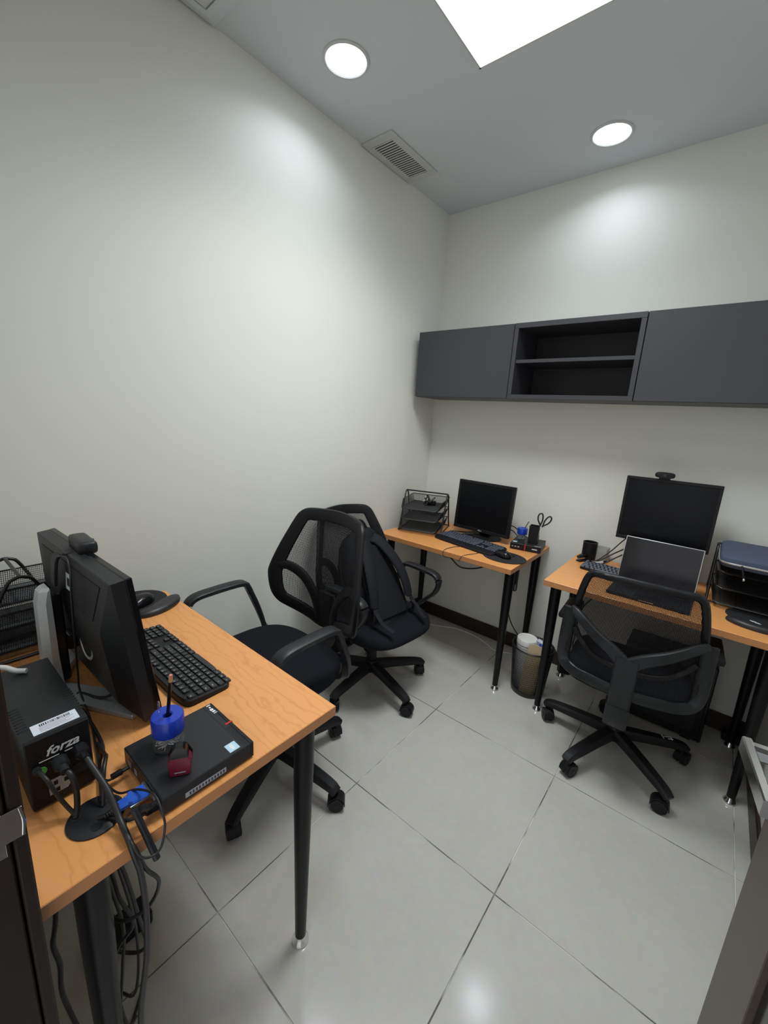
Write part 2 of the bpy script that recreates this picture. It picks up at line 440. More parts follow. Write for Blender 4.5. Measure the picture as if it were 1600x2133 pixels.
# ------------------------------------------------------------------ desks
DH = .745; TT = .028
def make_desk(x0, x1, y0, y1, label, ix=.037, iy=.093):
    t = thing('desk', label, 'desk', ((x0 + x1) / 2, (y0 + y1) / 2, 0), group='cherry laminate desks')
    hw, hd = (x1 - x0) / 2, (y1 - y0) / 2
    bm = BM(); box(bm, (-hw, -hd, DH - TT), (hw, hd, DH), .0012); top = fin(bm, 'tabletop', M_wood, t)
    bm = BM()
    for lo, hi in (((-hw - .0006, -hd, DH - TT + .0015), (-hw + .001, hd, DH - .0015)), ((hw - .001, -hd, DH - TT + .0015), (hw + .0006, hd, DH - .0015)),
                   ((-hw, -hd - .0006, DH - TT + .0015), (hw, -hd + .001, DH - .0015)), ((-hw, hd - .001, DH - TT + .0015), (hw, hd + .0006, DH - .0015))):
        box(bm, lo, hi)
    fin(bm, 'edge_band', M_woode, top, 0)
    for sx in (-1, 1):
        for sy in (-1, 1):
            c = (sx * (hw - ix), sy * (hd - iy), 0)
            bm = BM(); lathe(bm, [(.0145, .018), (.0150, .03), (.0245, .56), (.0255, DH - TT - .006), (.030, DH - TT - .005), (.030, DH - TT)], 28, c)
            lg = fin(bm, 'leg', M_leg, t)
            bm = BM(); lathe(bm, [(.0215, 0), (.0235, .003), (.0225, .008), (.017, .016), (.0152, .024)], 24, c); fin(bm, 'foot', M_chrome, lg)
    return t
desk1 = make_desk(.060, 1.012, -2.484, -1.901, 'orange cherry desk in the foreground carrying the power unit and small computer', iy=.068)
desk2 = make_desk(.055, .929, -.603, -.017, 'orange cherry desk in the far left corner under the closed cabinet')
desk3 = make_desk(1.094, 1.966, -.604, -.017, 'orange cherry desk at the right holding the open laptop')
# cable grommet set in the foreground desk top
dx, dy = (.060 + 1.012) / 2, (-2.484 - 1.901) / 2
bm = BM(); gc = (.915 - dx, -2.386 - dy, DH)
lathe(bm, [(.043, 0), (.043, .0025), (.040, .0045), (.0, .0045)], 36, gc)
gr = fin(bm, 'cable_grommet', M_plas2, desk1); gr['label'] = 'round black cable grommet'
for hx_, hy_ in ((.897, -2.410), (.897, -2.370), (.940, -2.392)):
    bm = BM(); lathe(bm, [(.0085, 0), (.0085, .0008), (0, .0008)], 18, (hx_ - dx, hy_ - dy, DH + .0045)); fin(bm, 'cable_hole', M_black0, gr, 0)

# ------------------------------------------------------------------ office chairs with arms (two alike)
def star_base(t, phase, rad=.30, z_hub=.115):
    for k in range(5):
        a = phase + k * 2 * PI / 5; d = Vector((math.cos(a), math.sin(a), 0))
        bm = BM()
        bar(bm, [d * .020 + Vector((0, 0, z_hub)), d * .11 + Vector((0, 0, z_hub - .004)), d * .22 + Vector((0, 0, z_hub - .014)), d * (rad - .012) + Vector((0, 0, .092)), d * (rad + .016) + Vector((0, 0, .080))],
            lambda s: .058 - .020 * s, lambda s: .050 - .024 * s, bev=.22)
        fin(bm, 'base_leg', M_plas, t, 40)
        bm = BM(); sw = a + R(35 + 47 * k); f = Vector((math.cos(sw), math.sin(sw), 0)); s_ = Vector((-f.y, f.x, 0))
        c = d * rad; w = c + f * .012 + Vector((0, 0, .0300))
        cyl(bm, c + Vector((0, 0, .050)), c + Vector((0, 0, .085)), .011, n=12)
        for q in (-1, 1):
            cyl(bm, w + s_ * (q * .007), w + s_ * (q * .024), .0298, .0275, 24)
            cyl(bm, w + s_ * (q * .024), w + s_ * (q * .0255), .012, .010, 14)
        # hood over the wheels
        rs = []
        for i in range(11):
            th = R(-8 + 19.5 * i); rr = .0335
            p = w + f * (rr * math.cos(th)) + Vector((0, 0, rr * math.sin(th)))
            p2 = w + f * ((rr - .0035) * math.cos(th)) + Vector((0, 0, (rr - .0035) * math.sin(th)))
            rs.append([p - s_ * .0215, p + s_ * .0215, p2 + s_ * .0215, p2 - s_ * .0215])
        rings(bm, rs)
        fin(bm, 'caster', M_plas, t, 40)
def gas_lift(t, zs):
    bm = BM()
    lathe(bm, [(.036, .085), (.040, .095), (.040, .125), (.032, .150), (.029, .152)], 24)
    cyl(bm, (0, 0, .15), (0, 0, .27), .026, n=20); cyl(bm, (0, 0, .27), (0, 0, zs - .05), .0145, n=16)
    fin(bm, 'gas_lift', M_plas, t)
    bm = BM(); box(bm, (-.085, -.11, zs - .055), (.085, .11, zs - .012), .008, seg=2)
    bar(bm, [(.08, .02, zs - .04), (.17, .03, zs - .045), (.235, .03, zs - .05)], .010, .012); box(bm, (.20, .012, zs - .056), (.245, .048, zs - .046), .004)
    fin(bm, 'tilt_mechanism', M_plas, t)
def cushion(bm, w, d, z0, z1, cy=0., e=3.2, droop=.025):
    h = z1 - z0; rs = []
    for sw, zz in ((.90, 0), (.965, .06), (.995, .25), (1.0, .50), (.985, .74), (.95, .90), (.86, .985), (.70, 1.03), (.45, 1.04), (.15, 1.035)):
        ring = superring(w * sw, d * sw, z0 + h * zz, 44, e, 0, cy)
        for v in ring:
            fy = max(0, (v.y - cy) / (d / 2) - .45) / .55
            v.z -= droop * fy * fy * zz
            v.z += .010 * (abs(v.x) / (w / 2)) ** 2 * zz
        rs.append(ring)
    rings(bm, rs)
def make_mesh_chair(label, loc, rotz, zs, phase_world):
    """zs = seat top height"""
    t = thing('office_chair', label, 'chair', loc, rotz, 'black mesh-back armchairs')
    star_base(t, phase_world - rotz); gas_lift(t, zs - .045)
    bm = BM(); cushion(bm, .49, .48, zs - .062, zs, .035); fin(bm, 'seat', M_fab, t, 60)
    bm = BM(); rings(bm, [superring(.36, .36, zs - .075, 32, 3, 0, .02), superring(.45, .44, zs - .062, 32, 3, 0, .035), superring(.45, .44, zs - .056, 32, 3, 0, .035)]); fin(bm, 'seat_pan', M_plas, t)
    ZB, HB = zs + .035, .475
    def surf(u, v):
        return Vector((u, -.262 - .055 * v + .022 * math.sin(PI * min(1, max(0, v))) + .105 * (abs(u) / .27) ** 2.0, ZB + HB * v))
    def nrm(u, v):
        e = 1e-3; return (surf(u + e, v) - surf(u - e, v)).cross(surf(u, v + e) - surf(u, v - e)).normalized() * -1
    half = [(.0, -.02), (.05, -.015), (.13, .045), (.205, .105), (.235, .145), (.254, .22), (.264, .36), (.262, .44), (.240, .61), (.212, .79), (.190, .92), (.178, .965), (.155, .988), (.09, .998), (0, 1.005)]
    loop2 = half + [(-u, v) for u, v in reversed(half[1:-1])]
    LP = [Vector((p.x, p.y)) for p in cr_spline([(u, v, 0) for u, v in loop2], 4, True)]
    def band(bm, path, w, th, closed):
        P = [Vector((p[0], p[1] * HB)) for p in path]; k = len(P); rs = []
        for i in range(k):
            tt = (P[(i + 1) % k] - P[i - 1]) if closed else (P[min(i + 1, k - 1)] - P[max(0, i - 1)])
            nn = Vector((tt.y, -tt.x)).normalized(); ww = w(i / (k - 1)) if callable(w) else w
            sec = []
            for j in range(10):
                a = 2 * PI * j / 10; ca, sa = math.cos(a), math.sin(a)
                ox = ww / 2 * math.copysign(abs(ca) ** .6, ca); oz = th / 2 * math.copysign(abs(sa) ** .6, sa)
                q = P[i] + nn * ox; uu, vv = q.x, q.y / HB
                sec.append(surf(uu, vv) + nrm(uu, vv) * oz)
            rs.append(sec)
        rings(bm, rs, closed=closed)
    inner = [(p.x * .925, .5 + (p.y - .5) * .945) for p in LP]
    bm = BM(); band(bm, inner, .054, .020, True); fin(bm, 'back_frame', M_plas, t, 50)
    for s in (-1, 1):
        pth = [(p.x, p.y) for p in cr_spline([(s * .245, .475, 0), (s * .19, .47, 0), (s * .13, .40, 0), (s * .085, .29, 0), (s * .055, .16, 0), (s * .045, .03, 0)], 5)]
        bm = BM(); band(bm, pth, .040, .022, False); fin(bm, 'back_arch', M_plas, t, 50)
    bm = BM(); band(bm, [(0, .02), (0, .08), (0, .16), (0, .24), (0, .30)], lambda s: .12 - .03 * s, .016, False); fin(bm, 'back_spine', M_plas, t, 50)
    # woven mesh: real strands, clipped to the outline
    bm = BM()
    def span_v(u):
        vs = [];
        for i in range(len(LP)):
            a, b = LP[i], LP[(i + 1) % len(LP)]
            if (a.x - u) * (b.x - u) < 0: vs.append(a.y + (b.y - a.y) * (u - a.x) / (b.x - a.x))
        return (min(vs), max(vs)) if len(vs) >= 2 else None
    def span_u(v):
        us = []
        for i in range(len(LP)):
            a, b = LP[i], LP[(i + 1) % len(LP)]
            if (a.y - v) * (b.y - v) < 0: us.append(a.x + (b.x - a.x) * (v - a.y) / (b.y - a.y))
        return (min(us), max(us)) if len(us) >= 2 else None
    def yarn(pts, r):
        rs = []
        for i, p in enumerate(pts):
            q = Vector((p[0], p[1])); c = surf(*p) ; n3 = nrm(*p)
            tt = (surf(*pts[min(i + 1, len(pts) - 1)]) - surf(*pts[max(i - 1, 0)])).normalized(); x = tt.cross(n3).normalized()
            rs.append([c + x * r, c + n3 * r * .8, c - x * r, c - n3 * r * .8])
        rings(bm, rs, cap=False)
    pitch = .0047
    k = int(.52 / pitch)
    for i in range(k):
        u = -.26 + (i + .5) * .52 / k; sp = span_v(u)
        if sp: yarn([(u, sp[0] + .02 + (sp[1] - sp[0] - .04) * j / 10) for j in range(11)], .00080)
    k = int(HB / pitch)
    for i in range(k):
        v = .02 + (i + .5) * .96 / k; sp = span_u(v)
        if sp: yarn([(sp[0] + .006 + (sp[1] - sp[0] - .012) * j / 12, v) for j in range(13)], .00080)
    fin(bm, 'back_mesh', M_mesh, t, 0)
    bm = BM(); bar(bm, [(0, -.10, zs - .075), (0, -.22, zs - .078), (0, -.285, zs - .03), (0, -.290, zs + .06), (0, -.272, zs + .14)], lambda s: .075 - .01 * s, .020, up=(0, 1, .4)); fin(bm, 'back_bracket', M_plas, t)
    for s in (-1, 1):
        x = s * .275
        bm = BM(); za = zs + .205
        pts = [(s * .225, -.125, zs - .05), (s * .255, -.125, zs - .02), (s * .272, -.105, zs + .06), (x, -.075, zs + .135), (x, -.055, zs + .180), (x, -.042, za - .008), (x, .0, za), (x, .10, za), (x, .170, za - .005), (x, .200, za - .026),
               (x, .204, za - .065), (x, .18, za - .115), (s * .268, .13, za - .165), (s * .255, .07, zs - .022), (s * .225, .03, zs - .05)]
        P = [Vector(p) for p in pts]
        bar(bm, pts, lambda q: .034 if q < .33 or q > .68 else .046, .020, up=(s * .0001, -.35, .94), bev=.2)
        fin(bm, 'armrest', M_plas2, t, 45)
    return t
chair1 = make_mesh_chair('black mesh-back office chair tucked at the foreground desk', (.452, -1.669, 0), PI, .535, R(8))
chair2 = make_mesh_chair('black mesh-back office chair by the left wall with a backpack on its seat', (.352, -.959, 0), R(-95), .435, R(-14))

# ------------------------------------------------------------------ chair with the Y-shaped spine
def make_spine_chair():
    rz = R(3.5); zs = .455
    t = thing('task_chair', 'black office chair with Y-shaped back spine in front of the laptop', 'chair', (1.492, -.570, 0), rz)
    star_base(t, R(31) - rz); gas_lift(t, zs - .045)
    bm = BM(); cushion(bm, .47, .45, zs - .065, zs, .03); fin(bm, 'seat', M_fab, t, 60)
    bm = BM(); rings(bm, [superring(.36, .34, zs - .080, 32, 3, 0, .02), superring(.44, .42, zs - .065, 32, 3, 0, .03), superring(.44, .42, zs - .058, 32, 3, 0, .03)]); fin(bm, 'seat_pan', M_plas, t)
    ZB, HB = .470, .465
    def surf(u, v):
        return Vector((u, -.255 - .075 * v + .03 * math.sin(PI * min(1, max(0, v))) + .045 * (abs(u) / .22) ** 2, ZB + HB * v))
    # upper tube frame
    hw0, hw1 = .222, .184
    pts = []
    for u, v in ((-hw0, .03), (-hw0 + .003, .35), (-hw0 + .012, .62), (-hw1 - .004, .88), (-hw1 + .018, .975), (-.12, .99), (0, 1.0), (.12, .99), (hw1 - .018, .975), (hw1 + .004, .88), (hw0 - .012, .62), (hw0 - .003, .35), (hw0, .03)):
        pts.append(surf(u, v))
    bm = BM(); bar(bm, pts, .026, .022, up=(0, -1, 0), sub=5, bev=.3); fin(bm, 'back_frame', M_plas, t, 45)
    # wide satin U-shaped lower shell
    bm = BM()
    sh = lambda u, v: surf(u, v) + Vector((0, -.012, 0))
    pts = [sh(-.232, .58), sh(-.236, .40), sh(-.238, .22), sh(-.234, .10), sh(-.215, .03), sh(-.17, .002), sh(-.08, -.004), sh(0, -.006), sh(.08, -.004), sh(.17, .002), sh(.215, .03), sh(.234, .10), sh(.238, .22), sh(.236, .40), sh(.232, .58)]
    bar(bm, pts, .044, .014, up=(0, -1, .12), sub=4, bev=.3); fin(bm, 'back_shell', M_plas2, t, 45)
    # mesh strands
    bm = BM()
    def yarn(P, r):
        rs = []
        for i, c in enumerate(P):
            tt = (P[min(i + 1, len(P) - 1)] - P[max(i - 1, 0)]).normalized(); n3 = Vector((0, -1, 0)); x = tt.cross(n3).normalized()
            rs.append([c + x * r, c + n3 * r * .8, c - x * r, c - n3 * r * .8])
        rings(bm, rs, cap=False)
    k = 94
    for i in range(k):
        s = -1 + 2 * (i + .5) / k
        yarn([surf(s * (hw0 - .002 + (hw1 - hw0) * j / 10), .02 + .96 * j / 10) for j in range(11)], .00082)
    k = 98
    for i in range(k):
        v = .02 + .96 * (i + .5) / k; w = hw0 - .002 + (hw1 - hw0) * v
        yarn([surf(-w + 2 * w * j / 12, v) for j in range(13)], .00082)
    fin(bm, 'back_mesh', M_mesh, t, 0)
    # lumbar bar
    bm = BM(); lb = lambda u, v: surf(u, v) + Vector((0, -.006, 0))
    bar(bm, [lb(-.205, .40), lb(-.17, .30), lb(-.11, .215), lb(0, .185), lb(.11, .215), lb(.17, .30), lb(.205, .40)], .022, .012, up=(0, -1, 0), bev=.3); fin(bm, 'lumbar_support', M_plas, t, 45)
    # Y spine
    bm = BM(); o = lambda u, v, d: surf(u, v) + Vector((0, d, 0))
    for s in (-1, 1):
        bar(bm, [o(s * .222, .585, -.016), o(s * .195, .560, -.030), o(s * .12, .455, -.045), o(s * .055, .375, -.05), o(s * .012, .30, -.05)], lambda q: .030 + .026 * q, .020, up=(0, -1, 0), bev=.3)
    bar(bm, [o(0, .345, -.05), o(0, .20, -.052), o(0, .05, -.05), Vector((0, -.30, .44)), Vector((0, -.295, .375))], lambda q: .085 - .012 * q, .024, up=(0, -1, 0), bev=.3)
    fin(bm, 'back_spine', M_plas2, t, 45)
    bm = BM(); bar(bm, [(0, -.305, .425), (0, -.295, .36), (0, -.270, .325), (0, -.21, .335), (0, -.08, .365)], .082, .020, up=(0, -1, -.3), bev=.3)
    fin(bm, 'spine_foot', M_plas2, t, 45)
    for s in (-1, 1):
        bm = BM()
        bar(bm, [(s * .19, .0, zs - .072), (s * .245, .0, zs - .06), (s * .262, .0, zs + .02), (s * .262, .0, zs + .165)], .05, .018, up=(s, 0, .2), bev=.3)
        box(bm, (s * .262 - .036, -.10, zs + .165), (s * .262 + .036, .12, zs + .192), .010, seg=2)
        fin(bm, 'armrest', M_plas, t, 45)
    return t
tc = make_spine_chair()
bm = BM(); a_ = R(31) - R(3.5); mt = Matrix.Rotation(a_, 4, 'Z')
box(bm, (.205, -.012, .1235), (.209, .012, .1245), 0, mt); box(bm, (.214, .002, .1228), (.245, .006, .1236), 0, mt); box(bm, (.226, -.010, .1222), (.246, -.006, .1234), 0, mt); box(bm, (.242, -.010, .1205), (.246, .006, .1225), 0, mt)
fin(bm, 'leg_marking', M_legend, tc, 0)['kind'] = 'stuff'

# ------------------------------------------------------------------ small builders
def cord(name, label, pts, r, cat='cable', m=None, group=None, plugs=()):
    """a cable; plugs = list of (point, direction, length, radius, material) moulded on its ends"""
    bm = BM(); tube(bm, pts, r, 8, 6)
    if not plugs:
        return tag(fin(bm, name, m or M_cable, None, 60), label, cat, group)
    t = thing(name, label, cat, group=group)
    fin(bm, 'cord', m or M_cable, t, 60)
    for p, d, ln, rr, mm in plugs:
        bm = BM(); p = Vector(p); d = Vector(d).normalized(); x, y = frame_of(d)
        bar(bm, [p, p + d * ln * .55, p + d * ln * .62, p + d * ln], lambda s: rr * 2 if s < .6 else rr * 1.2, lambda s: rr * 1.6 if s < .6 else rr * 1.1, up=y, smooth=False, bev=.3)
        fin(bm, 'plug', mm, t, 45)
    return t
def letter_tray(label, loc, rotz, w=.276, d=.27, ha=.245, over=.05):
    t = thing('letter_tray', label, 'letter tray', loc, rotz, 'three-tier black wire letter trays')
    bm = BM(); hw, hd = w / 2, d / 2
    for s in (-1, 1):
        x = s * hw
        tube(bm, [(x, -hd, .004), (x, -hd * .72, .07), (x, -.035, ha - .03), (x, -.012, ha - .004), (x, .012, ha - .004), (x, .035, ha - .03), (x, hd * .72, .07), (x, hd, .004)], .0048, 8, 4)
        tube(bm, [(x, -hd, .006), (x, hd, .006)], .004, 6, smooth=False)
        for zz in (-hd, hd): cyl(bm, (x, zz, 0), (x, zz, .010), .006, n=10)
    tube(bm, [(-hw, 0, ha), (hw, 0, ha)], .0048, 8, smooth=False)
    for yy in (-hd, hd): tube(bm, [(-hw, yy, .008), (hw, yy, .008)], .0035, 6, smooth=False)
    fin(bm, 'frame', M_wire, t, 60)
    for k in range(3):
        z = .022 + .068 * k; a = hw - .010; f, b = -hd - over, hd - .005; hh = .046
        bm = BM()
        rim = [(-a, b, z + hh), (a, b, z + hh), (a, f + .075, z + hh), (a - .012, f + .012, z + .006), (a - .03, f, z), (-a + .03, f, z), (-a + .012, f + .012, z + .006), (-a, f + .075, z + hh)]
        tube(bm, rim, .0030, 6, closed=True, smooth=False)
        lo = [(-a + .012, b - .012, z), (a - .012, b - .012, z), (a - .012, f + .01, z), (-a + .012, f + .01, z)]
        tube(bm, lo, .0022, 6, closed=True, smooth=False)
        netting(bm, lo[0], lo[1], lo[2], lo[3], 44, 50, .0008)
        netting(bm, (-a, b, z + hh), (a, b, z + hh), lo[1], lo[0], 40, 8, .0007)
        for s in (-1, 1):
            netting(bm, (s * a, b, z + hh), (s * a, f + .075, z + hh), (s * (a - .012), f + .075, z), (s * (a - .012), b - .012, z), 36, 8, .0007)
            netting(bm, (s * a, f + .075, z + hh), (s * (a - .012), f + .012, z + .006), (s * (a - .012), f + .012, z), (s * (a - .012), f + .075, z), 11, 6, .0007)
        fin(bm, 'tray', M_wire, t, 0)
    return t
def front_monitor(label, loc, rotz, w, h, z0, tilt, brand, bez=.017, neck=True, foot='oval'):
    """monitor with its screen facing local -y; z0 = lower edge above the table"""
    t = thing('monitor', label, 'monitor', loc, rotz)
    piv = Matrix.Translation((0, 0, z0)) @ Matrix.Rotation(R(-tilt), 4, 'X')
    bm = BM(); box(bm, (-w / 2, 0, 0), (w / 2, .022, h), .003, piv); box(bm, (-w * .36, .02, h * .12), (w * .36, .052, h * .88), .012, piv, 2); fin(bm, 'housing', M_plas, t)
    bm = BM(); b = bez
    for lo, hi in (((-w / 2, 0), (w / 2, b * 1.15)), ((-w / 2, h - b), (w / 2, h)), ((-w / 2, b * 1.15), (-w / 2 + b, h - b)), ((w / 2 - b, b * 1.15), (w / 2, h - b))):
        box(bm, (lo[0], -.006, lo[1]), (hi[0], .001, hi[1]), .0015, piv)
    bz = fin(bm, 'bezel', M_plas, t)
    bm = BM(); box(bm, (-w / 2 + b * .9, -.0025, b), (w / 2 - b * .9, .0015, h - b * .9), 0, piv); fin(bm, 'screen', M_screenm, t, 0)
    bm = BM(); put_text(bm, brand, .011, piv @ basis((0, -.0064, b * .58), (1, 0, 0), (0, 0, 1))); fin(bm, 'logo', M_legend, bz, 0)
    zc = z0 + h * .35
    bm = BM(); bar(bm, [(0, .085, .012), (0, .075, z0 * .6 + .03), (0, .050, zc)], lambda s: .085 - .02 * s, .026, up=(0, 1, 0)); fin(bm, 'neck', M_plas3, t)
    bm = BM(); rings(bm, [superring(.235, .165, 0, 40, 2.4, 0, .045), superring(.24, .17, .004, 40, 2.4, 0, .045), superring(.225, .155, .010, 40, 2.4, 0, .045), superring(.10, .06, .014, 40, 2.2, 0, .07)]); fin(bm, 'foot', M_plas, t, 50)
    return t
def key_rows(W_, D_):
    """full-size key layout -> list of (x, y, w, d, legend); origin top-left, u = .019"""
    u = .0185; out = []
    def row(y, spec, x=0):
        for s in spec:
            if isinstance(s, (int, float)): x += s * u; continue
            ch, w = (s if isinstance(s, tuple) else (s, 1.0))
            out.append((x + w * u / 2, y, w * u - .0032, u - .0032, ch)); x += w * u
    row(0, ['Esc', .5, '1', '2', '3', '4', .4, '5', '6', '7', '8', .4, '9', '0', '-', '=', .25, 'P', 'S', 'B', .25, 'x', '-', '+', 'c'])
    row(-.022, list('`1234567890-=') + [('Bk', 2), .3, 'I', 'H', 'U', .25, 'N', '/', '*', '-'])
    row(-.022 - u, [('Tab', 1.5)] + list('QWERTYUIOP[]') + [('\\', 1.5), .3, 'D', 'E', 'P', .25, '7', '8', '9', '+'])
    row(-.022 - 2 * u, [('Caps', 1.75)] + list('ASDFGHJKL;') + ["'", ('En', 2.25), 3.55, '4', '5', '6', '+'])
    row(-.022 - 3 * u, [('Sh', 2.25)] + list('ZXCVBNM,./') + [('Sh', 2.75), 1.3, '^', 1.25, '1', '2', '3', 'E'])
    row(-.022 - 4 * u, [('Ct', 1.25), ('W', 1.25), ('Al', 1.25), ('', 6.25), ('Al', 1.25), ('W', 1.25), ('M', 1.25), ('Ct', 1.25), .3, '<', 'v', '>', .25, ('0', 2), '.', 'E'])
    return out
def keyboard(label, loc, rotz, single, W_=.44, D_=.135, legends=True, wrist=0.):
    """typing side local -y; single = every key its own part"""
    t = thing('keyboard', label, 'keyboard', loc, rotz)
    tl = Matrix.Rotation(R(3.2), 4, 'X')
    bm = BM(); prof = superring(W_, D_ + wrist, 0, 48, 9, 0, -wrist / 2)
    rings(bm, [[v.copy() for v in prof], [v + Vector((0, 0, .010 + .06 * (v.y + D_ / 2 + wrist) * .9)) for v in prof], [Vector((v.x * .985, v.y * .97, .013 + .06 * (v.y + D_ / 2 + wrist) * .9)) for v in prof]])
    fin(bm, 'case', M_plas, t, 40)
    ks = key_rows(W_, D_); kw = max(k[0] for k in ks) + .009
    zf = lambda y: .0125 + .054 * (y + D_ / 2 + wrist)
    lg = BM(); allk = BM(); cache = {}
    for x, y, w, d, ch in ks:
        X, Y = x - kw / 2, y + D_ / 2 - .022
        z = zf(Y)
        if single:
            key = (round(w, 4))
            if key not in cache:
                bm = BM(); rings(bm, [superring(w, d, 0, 12, 7), superring(w, d, .0035, 12, 7), superring(w * .93, d * .92, .0048, 12, 7)])
                cache[key] = fin(bm, 'key', M_plas3k, t, 40, loc=(X, Y, z), rot=(R(3.1), 0, 0))
            else: inst(cache[key], 'key', t, (X, Y, z), (R(3.1), 0, 0))
        else:
            box(allk, (X - w / 2 + .0008, Y - d / 2 + .0008, z), (X + w / 2 - .0008, Y + d / 2 - .0008, z + .0075), .0016)
        if legends and ch:
            put_text(lg, ch, .0062 if len(ch) == 1 else .0042, basis((X - w * .12, Y + .0015, z + (.0051 if single else .0058)), (1, 0, 0), (0, 1, .054)))
    if not single:
        o = fin(allk, 'keys', M_plas3k, t, 0); o['kind'] = 'stuff'
    else: allk.free()
    if legends: fin(lg, 'key_legends', M_legend, t, 0)['kind'] = 'stuff'
    else: lg.free()
    return t
M_keyg = mat('keycap_slate', (.075, .085, .115), .45)
def mouse(label, loc, rotz, cablepts=None):
    t = thing('computer_mouse', label, 'mouse', loc, rotz)
    bm = BM(); rs = []
    for s, z in ((.93, 0), (1.0, .004), (1.0, .012), (.93, .022), (.78, .030), (.52, .035), (.2, .0365)):
        ring = superring(.060 * s, .108 * s, z, 28, 2.5)
        for v in ring: v.z -= max(0, (v.y / .054)) * .012 * (z / .036)
        rs.append(ring)
    rings(bm, rs); fin(bm, 'shell', M_plas3, t, 70)
    bm = BM(); cyl(bm, (-.0035, .026, .024), (.0035, .026, .024), .0085, n=16); fin(bm, 'scroll_wheel', M_plas2, t)
    return t
def gel_mouse_pad(label, loc, rotz, logo=False):
    t = thing('mouse_pad', label, 'mouse pad', loc, rotz)
    bm = BM()
    poly = [(.105 * math.cos(a), .095 * math.sin(a) + .055) for a in [2 * PI * k / 40 for k in range(40)]]
    prism(bm, poly, 0, .004, bev=.0008); fin(bm, 'pad', M_pad, t)
    bm = BM(); rs = []
    for s, z in ((.98, 0), (1.0, .006), (.95, .014), (.78, .020), (.45, .0225), (.1, .023)):
        ring = superring(.185 * s, .062 * s, z, 36, 2.3)
        for v in ring: v.y += .9 * v.x * v.x * 2.2 - .060
        rs.append(ring)
    rings(bm, rs); w = fin(bm, 'wrist_rest', M_wrist, t, 70)
    if logo:
        bm = BM()
        for dx_, dy_, l in ((-.010, .006, .020), (-.002, 0, .026), (.006, -.006, .018)):
            box(bm, (dx_ - l / 2, -.050 + dy_ - .0016, .0222), (dx_ + l / 2, -.050 + dy_ + .0016, .0232))
        fin(bm, 'logo_print', M_legend, w, 0)
    return t
def mini_pc(label, loc, rotz, group):
    """front face local -y, 172 x 180 x 38"""
    t = thing('mini_computer', label, 'computer', loc, rotz, group)
    w, d, h = .172, .180, .038
    bm = BM(); box(bm, (-w / 2, -d / 2 + .004, .003), (w / 2, d / 2, h), .0018); 
    for sx in (-1, 1):
        for sy in (-1, 1): box(bm, (sx * .07 - .008, sy * .07 - .008, 0), (sx * .07 + .008, sy * .07 + .008, .004))
    body = fin(bm, 'case', M_plas2, t)
    bm = BM(); box(bm, (-w / 2, -d / 2 - .003, .003), (w / 2, -d / 2 + .006, h), .0015); fr = fin(bm, 'front_panel', M_plas, t)
    bm = BM()
    for k in range(17): box(bm, (-.014 - k * .0042, -d / 2 + .006, h - .0008), (-.012 - k * .0042, -d / 2 + .016, h + .0003))
    box(bm, (-w / 2 + .004, -d / 2 + .018, h - .0008), (w / 2 - .004, -d / 2 + .0192, h + .0002))
    fin(bm, 'vent_slots', M_black0, body, 0)['kind'] = 'stuff'
    bm = BM(); box(bm, (-.004, -d / 2 - .0036, .004), (.001, -d / 2 + .012, h + .0008)); fin(bm, 'red_accent', M_red, t, 0)
    bm = BM()
    for x0, x1, dy0, dy1 in ((.078, .081, -.004, .005), (.069, .074, -.001, .003), (.059, .066, -.002, .005), (.052, .057, -.003, .004), (.047, .049, -.004, .004)):
        box(bm, (x0, -d / 2 + .007 + dy0, h), (x1, -d / 2 + .007 + dy1, h + .0006))
    for k in range(6): box(bm, (.038 + k * .0048, -d / 2 - .0037, .017), (.0418 + k * .0048, -d / 2 - .003, .023))
    fin(bm, 'white_marks', M_legend, t, 0)['kind'] = 'stuff'
    bm = BM()
    for x, ww in ((-.072, .008), (-.055, .011), (-.038, .011)): box(bm, (x - ww / 2, -d / 2 - .0034, .016), (x + ww / 2, -d / 2 - .002, .022))
    fin(bm, 'front_ports', M_printg, t, 0)
    bm = BM(); box(bm, (-.079, -d / 2 + .024, h - .0002), (-.055, -d / 2 + .046, h + .0006), .0002); st = fin(bm, 'chip_sticker', M_sky, t, 0)
    bm = BM(); box(bm, (-.075, -d / 2 + .032, h + .0006), (-.059, -d / 2 + .039, h + .0008)); fin(bm, 'sticker_print', M_legend, st, 0)
    return t
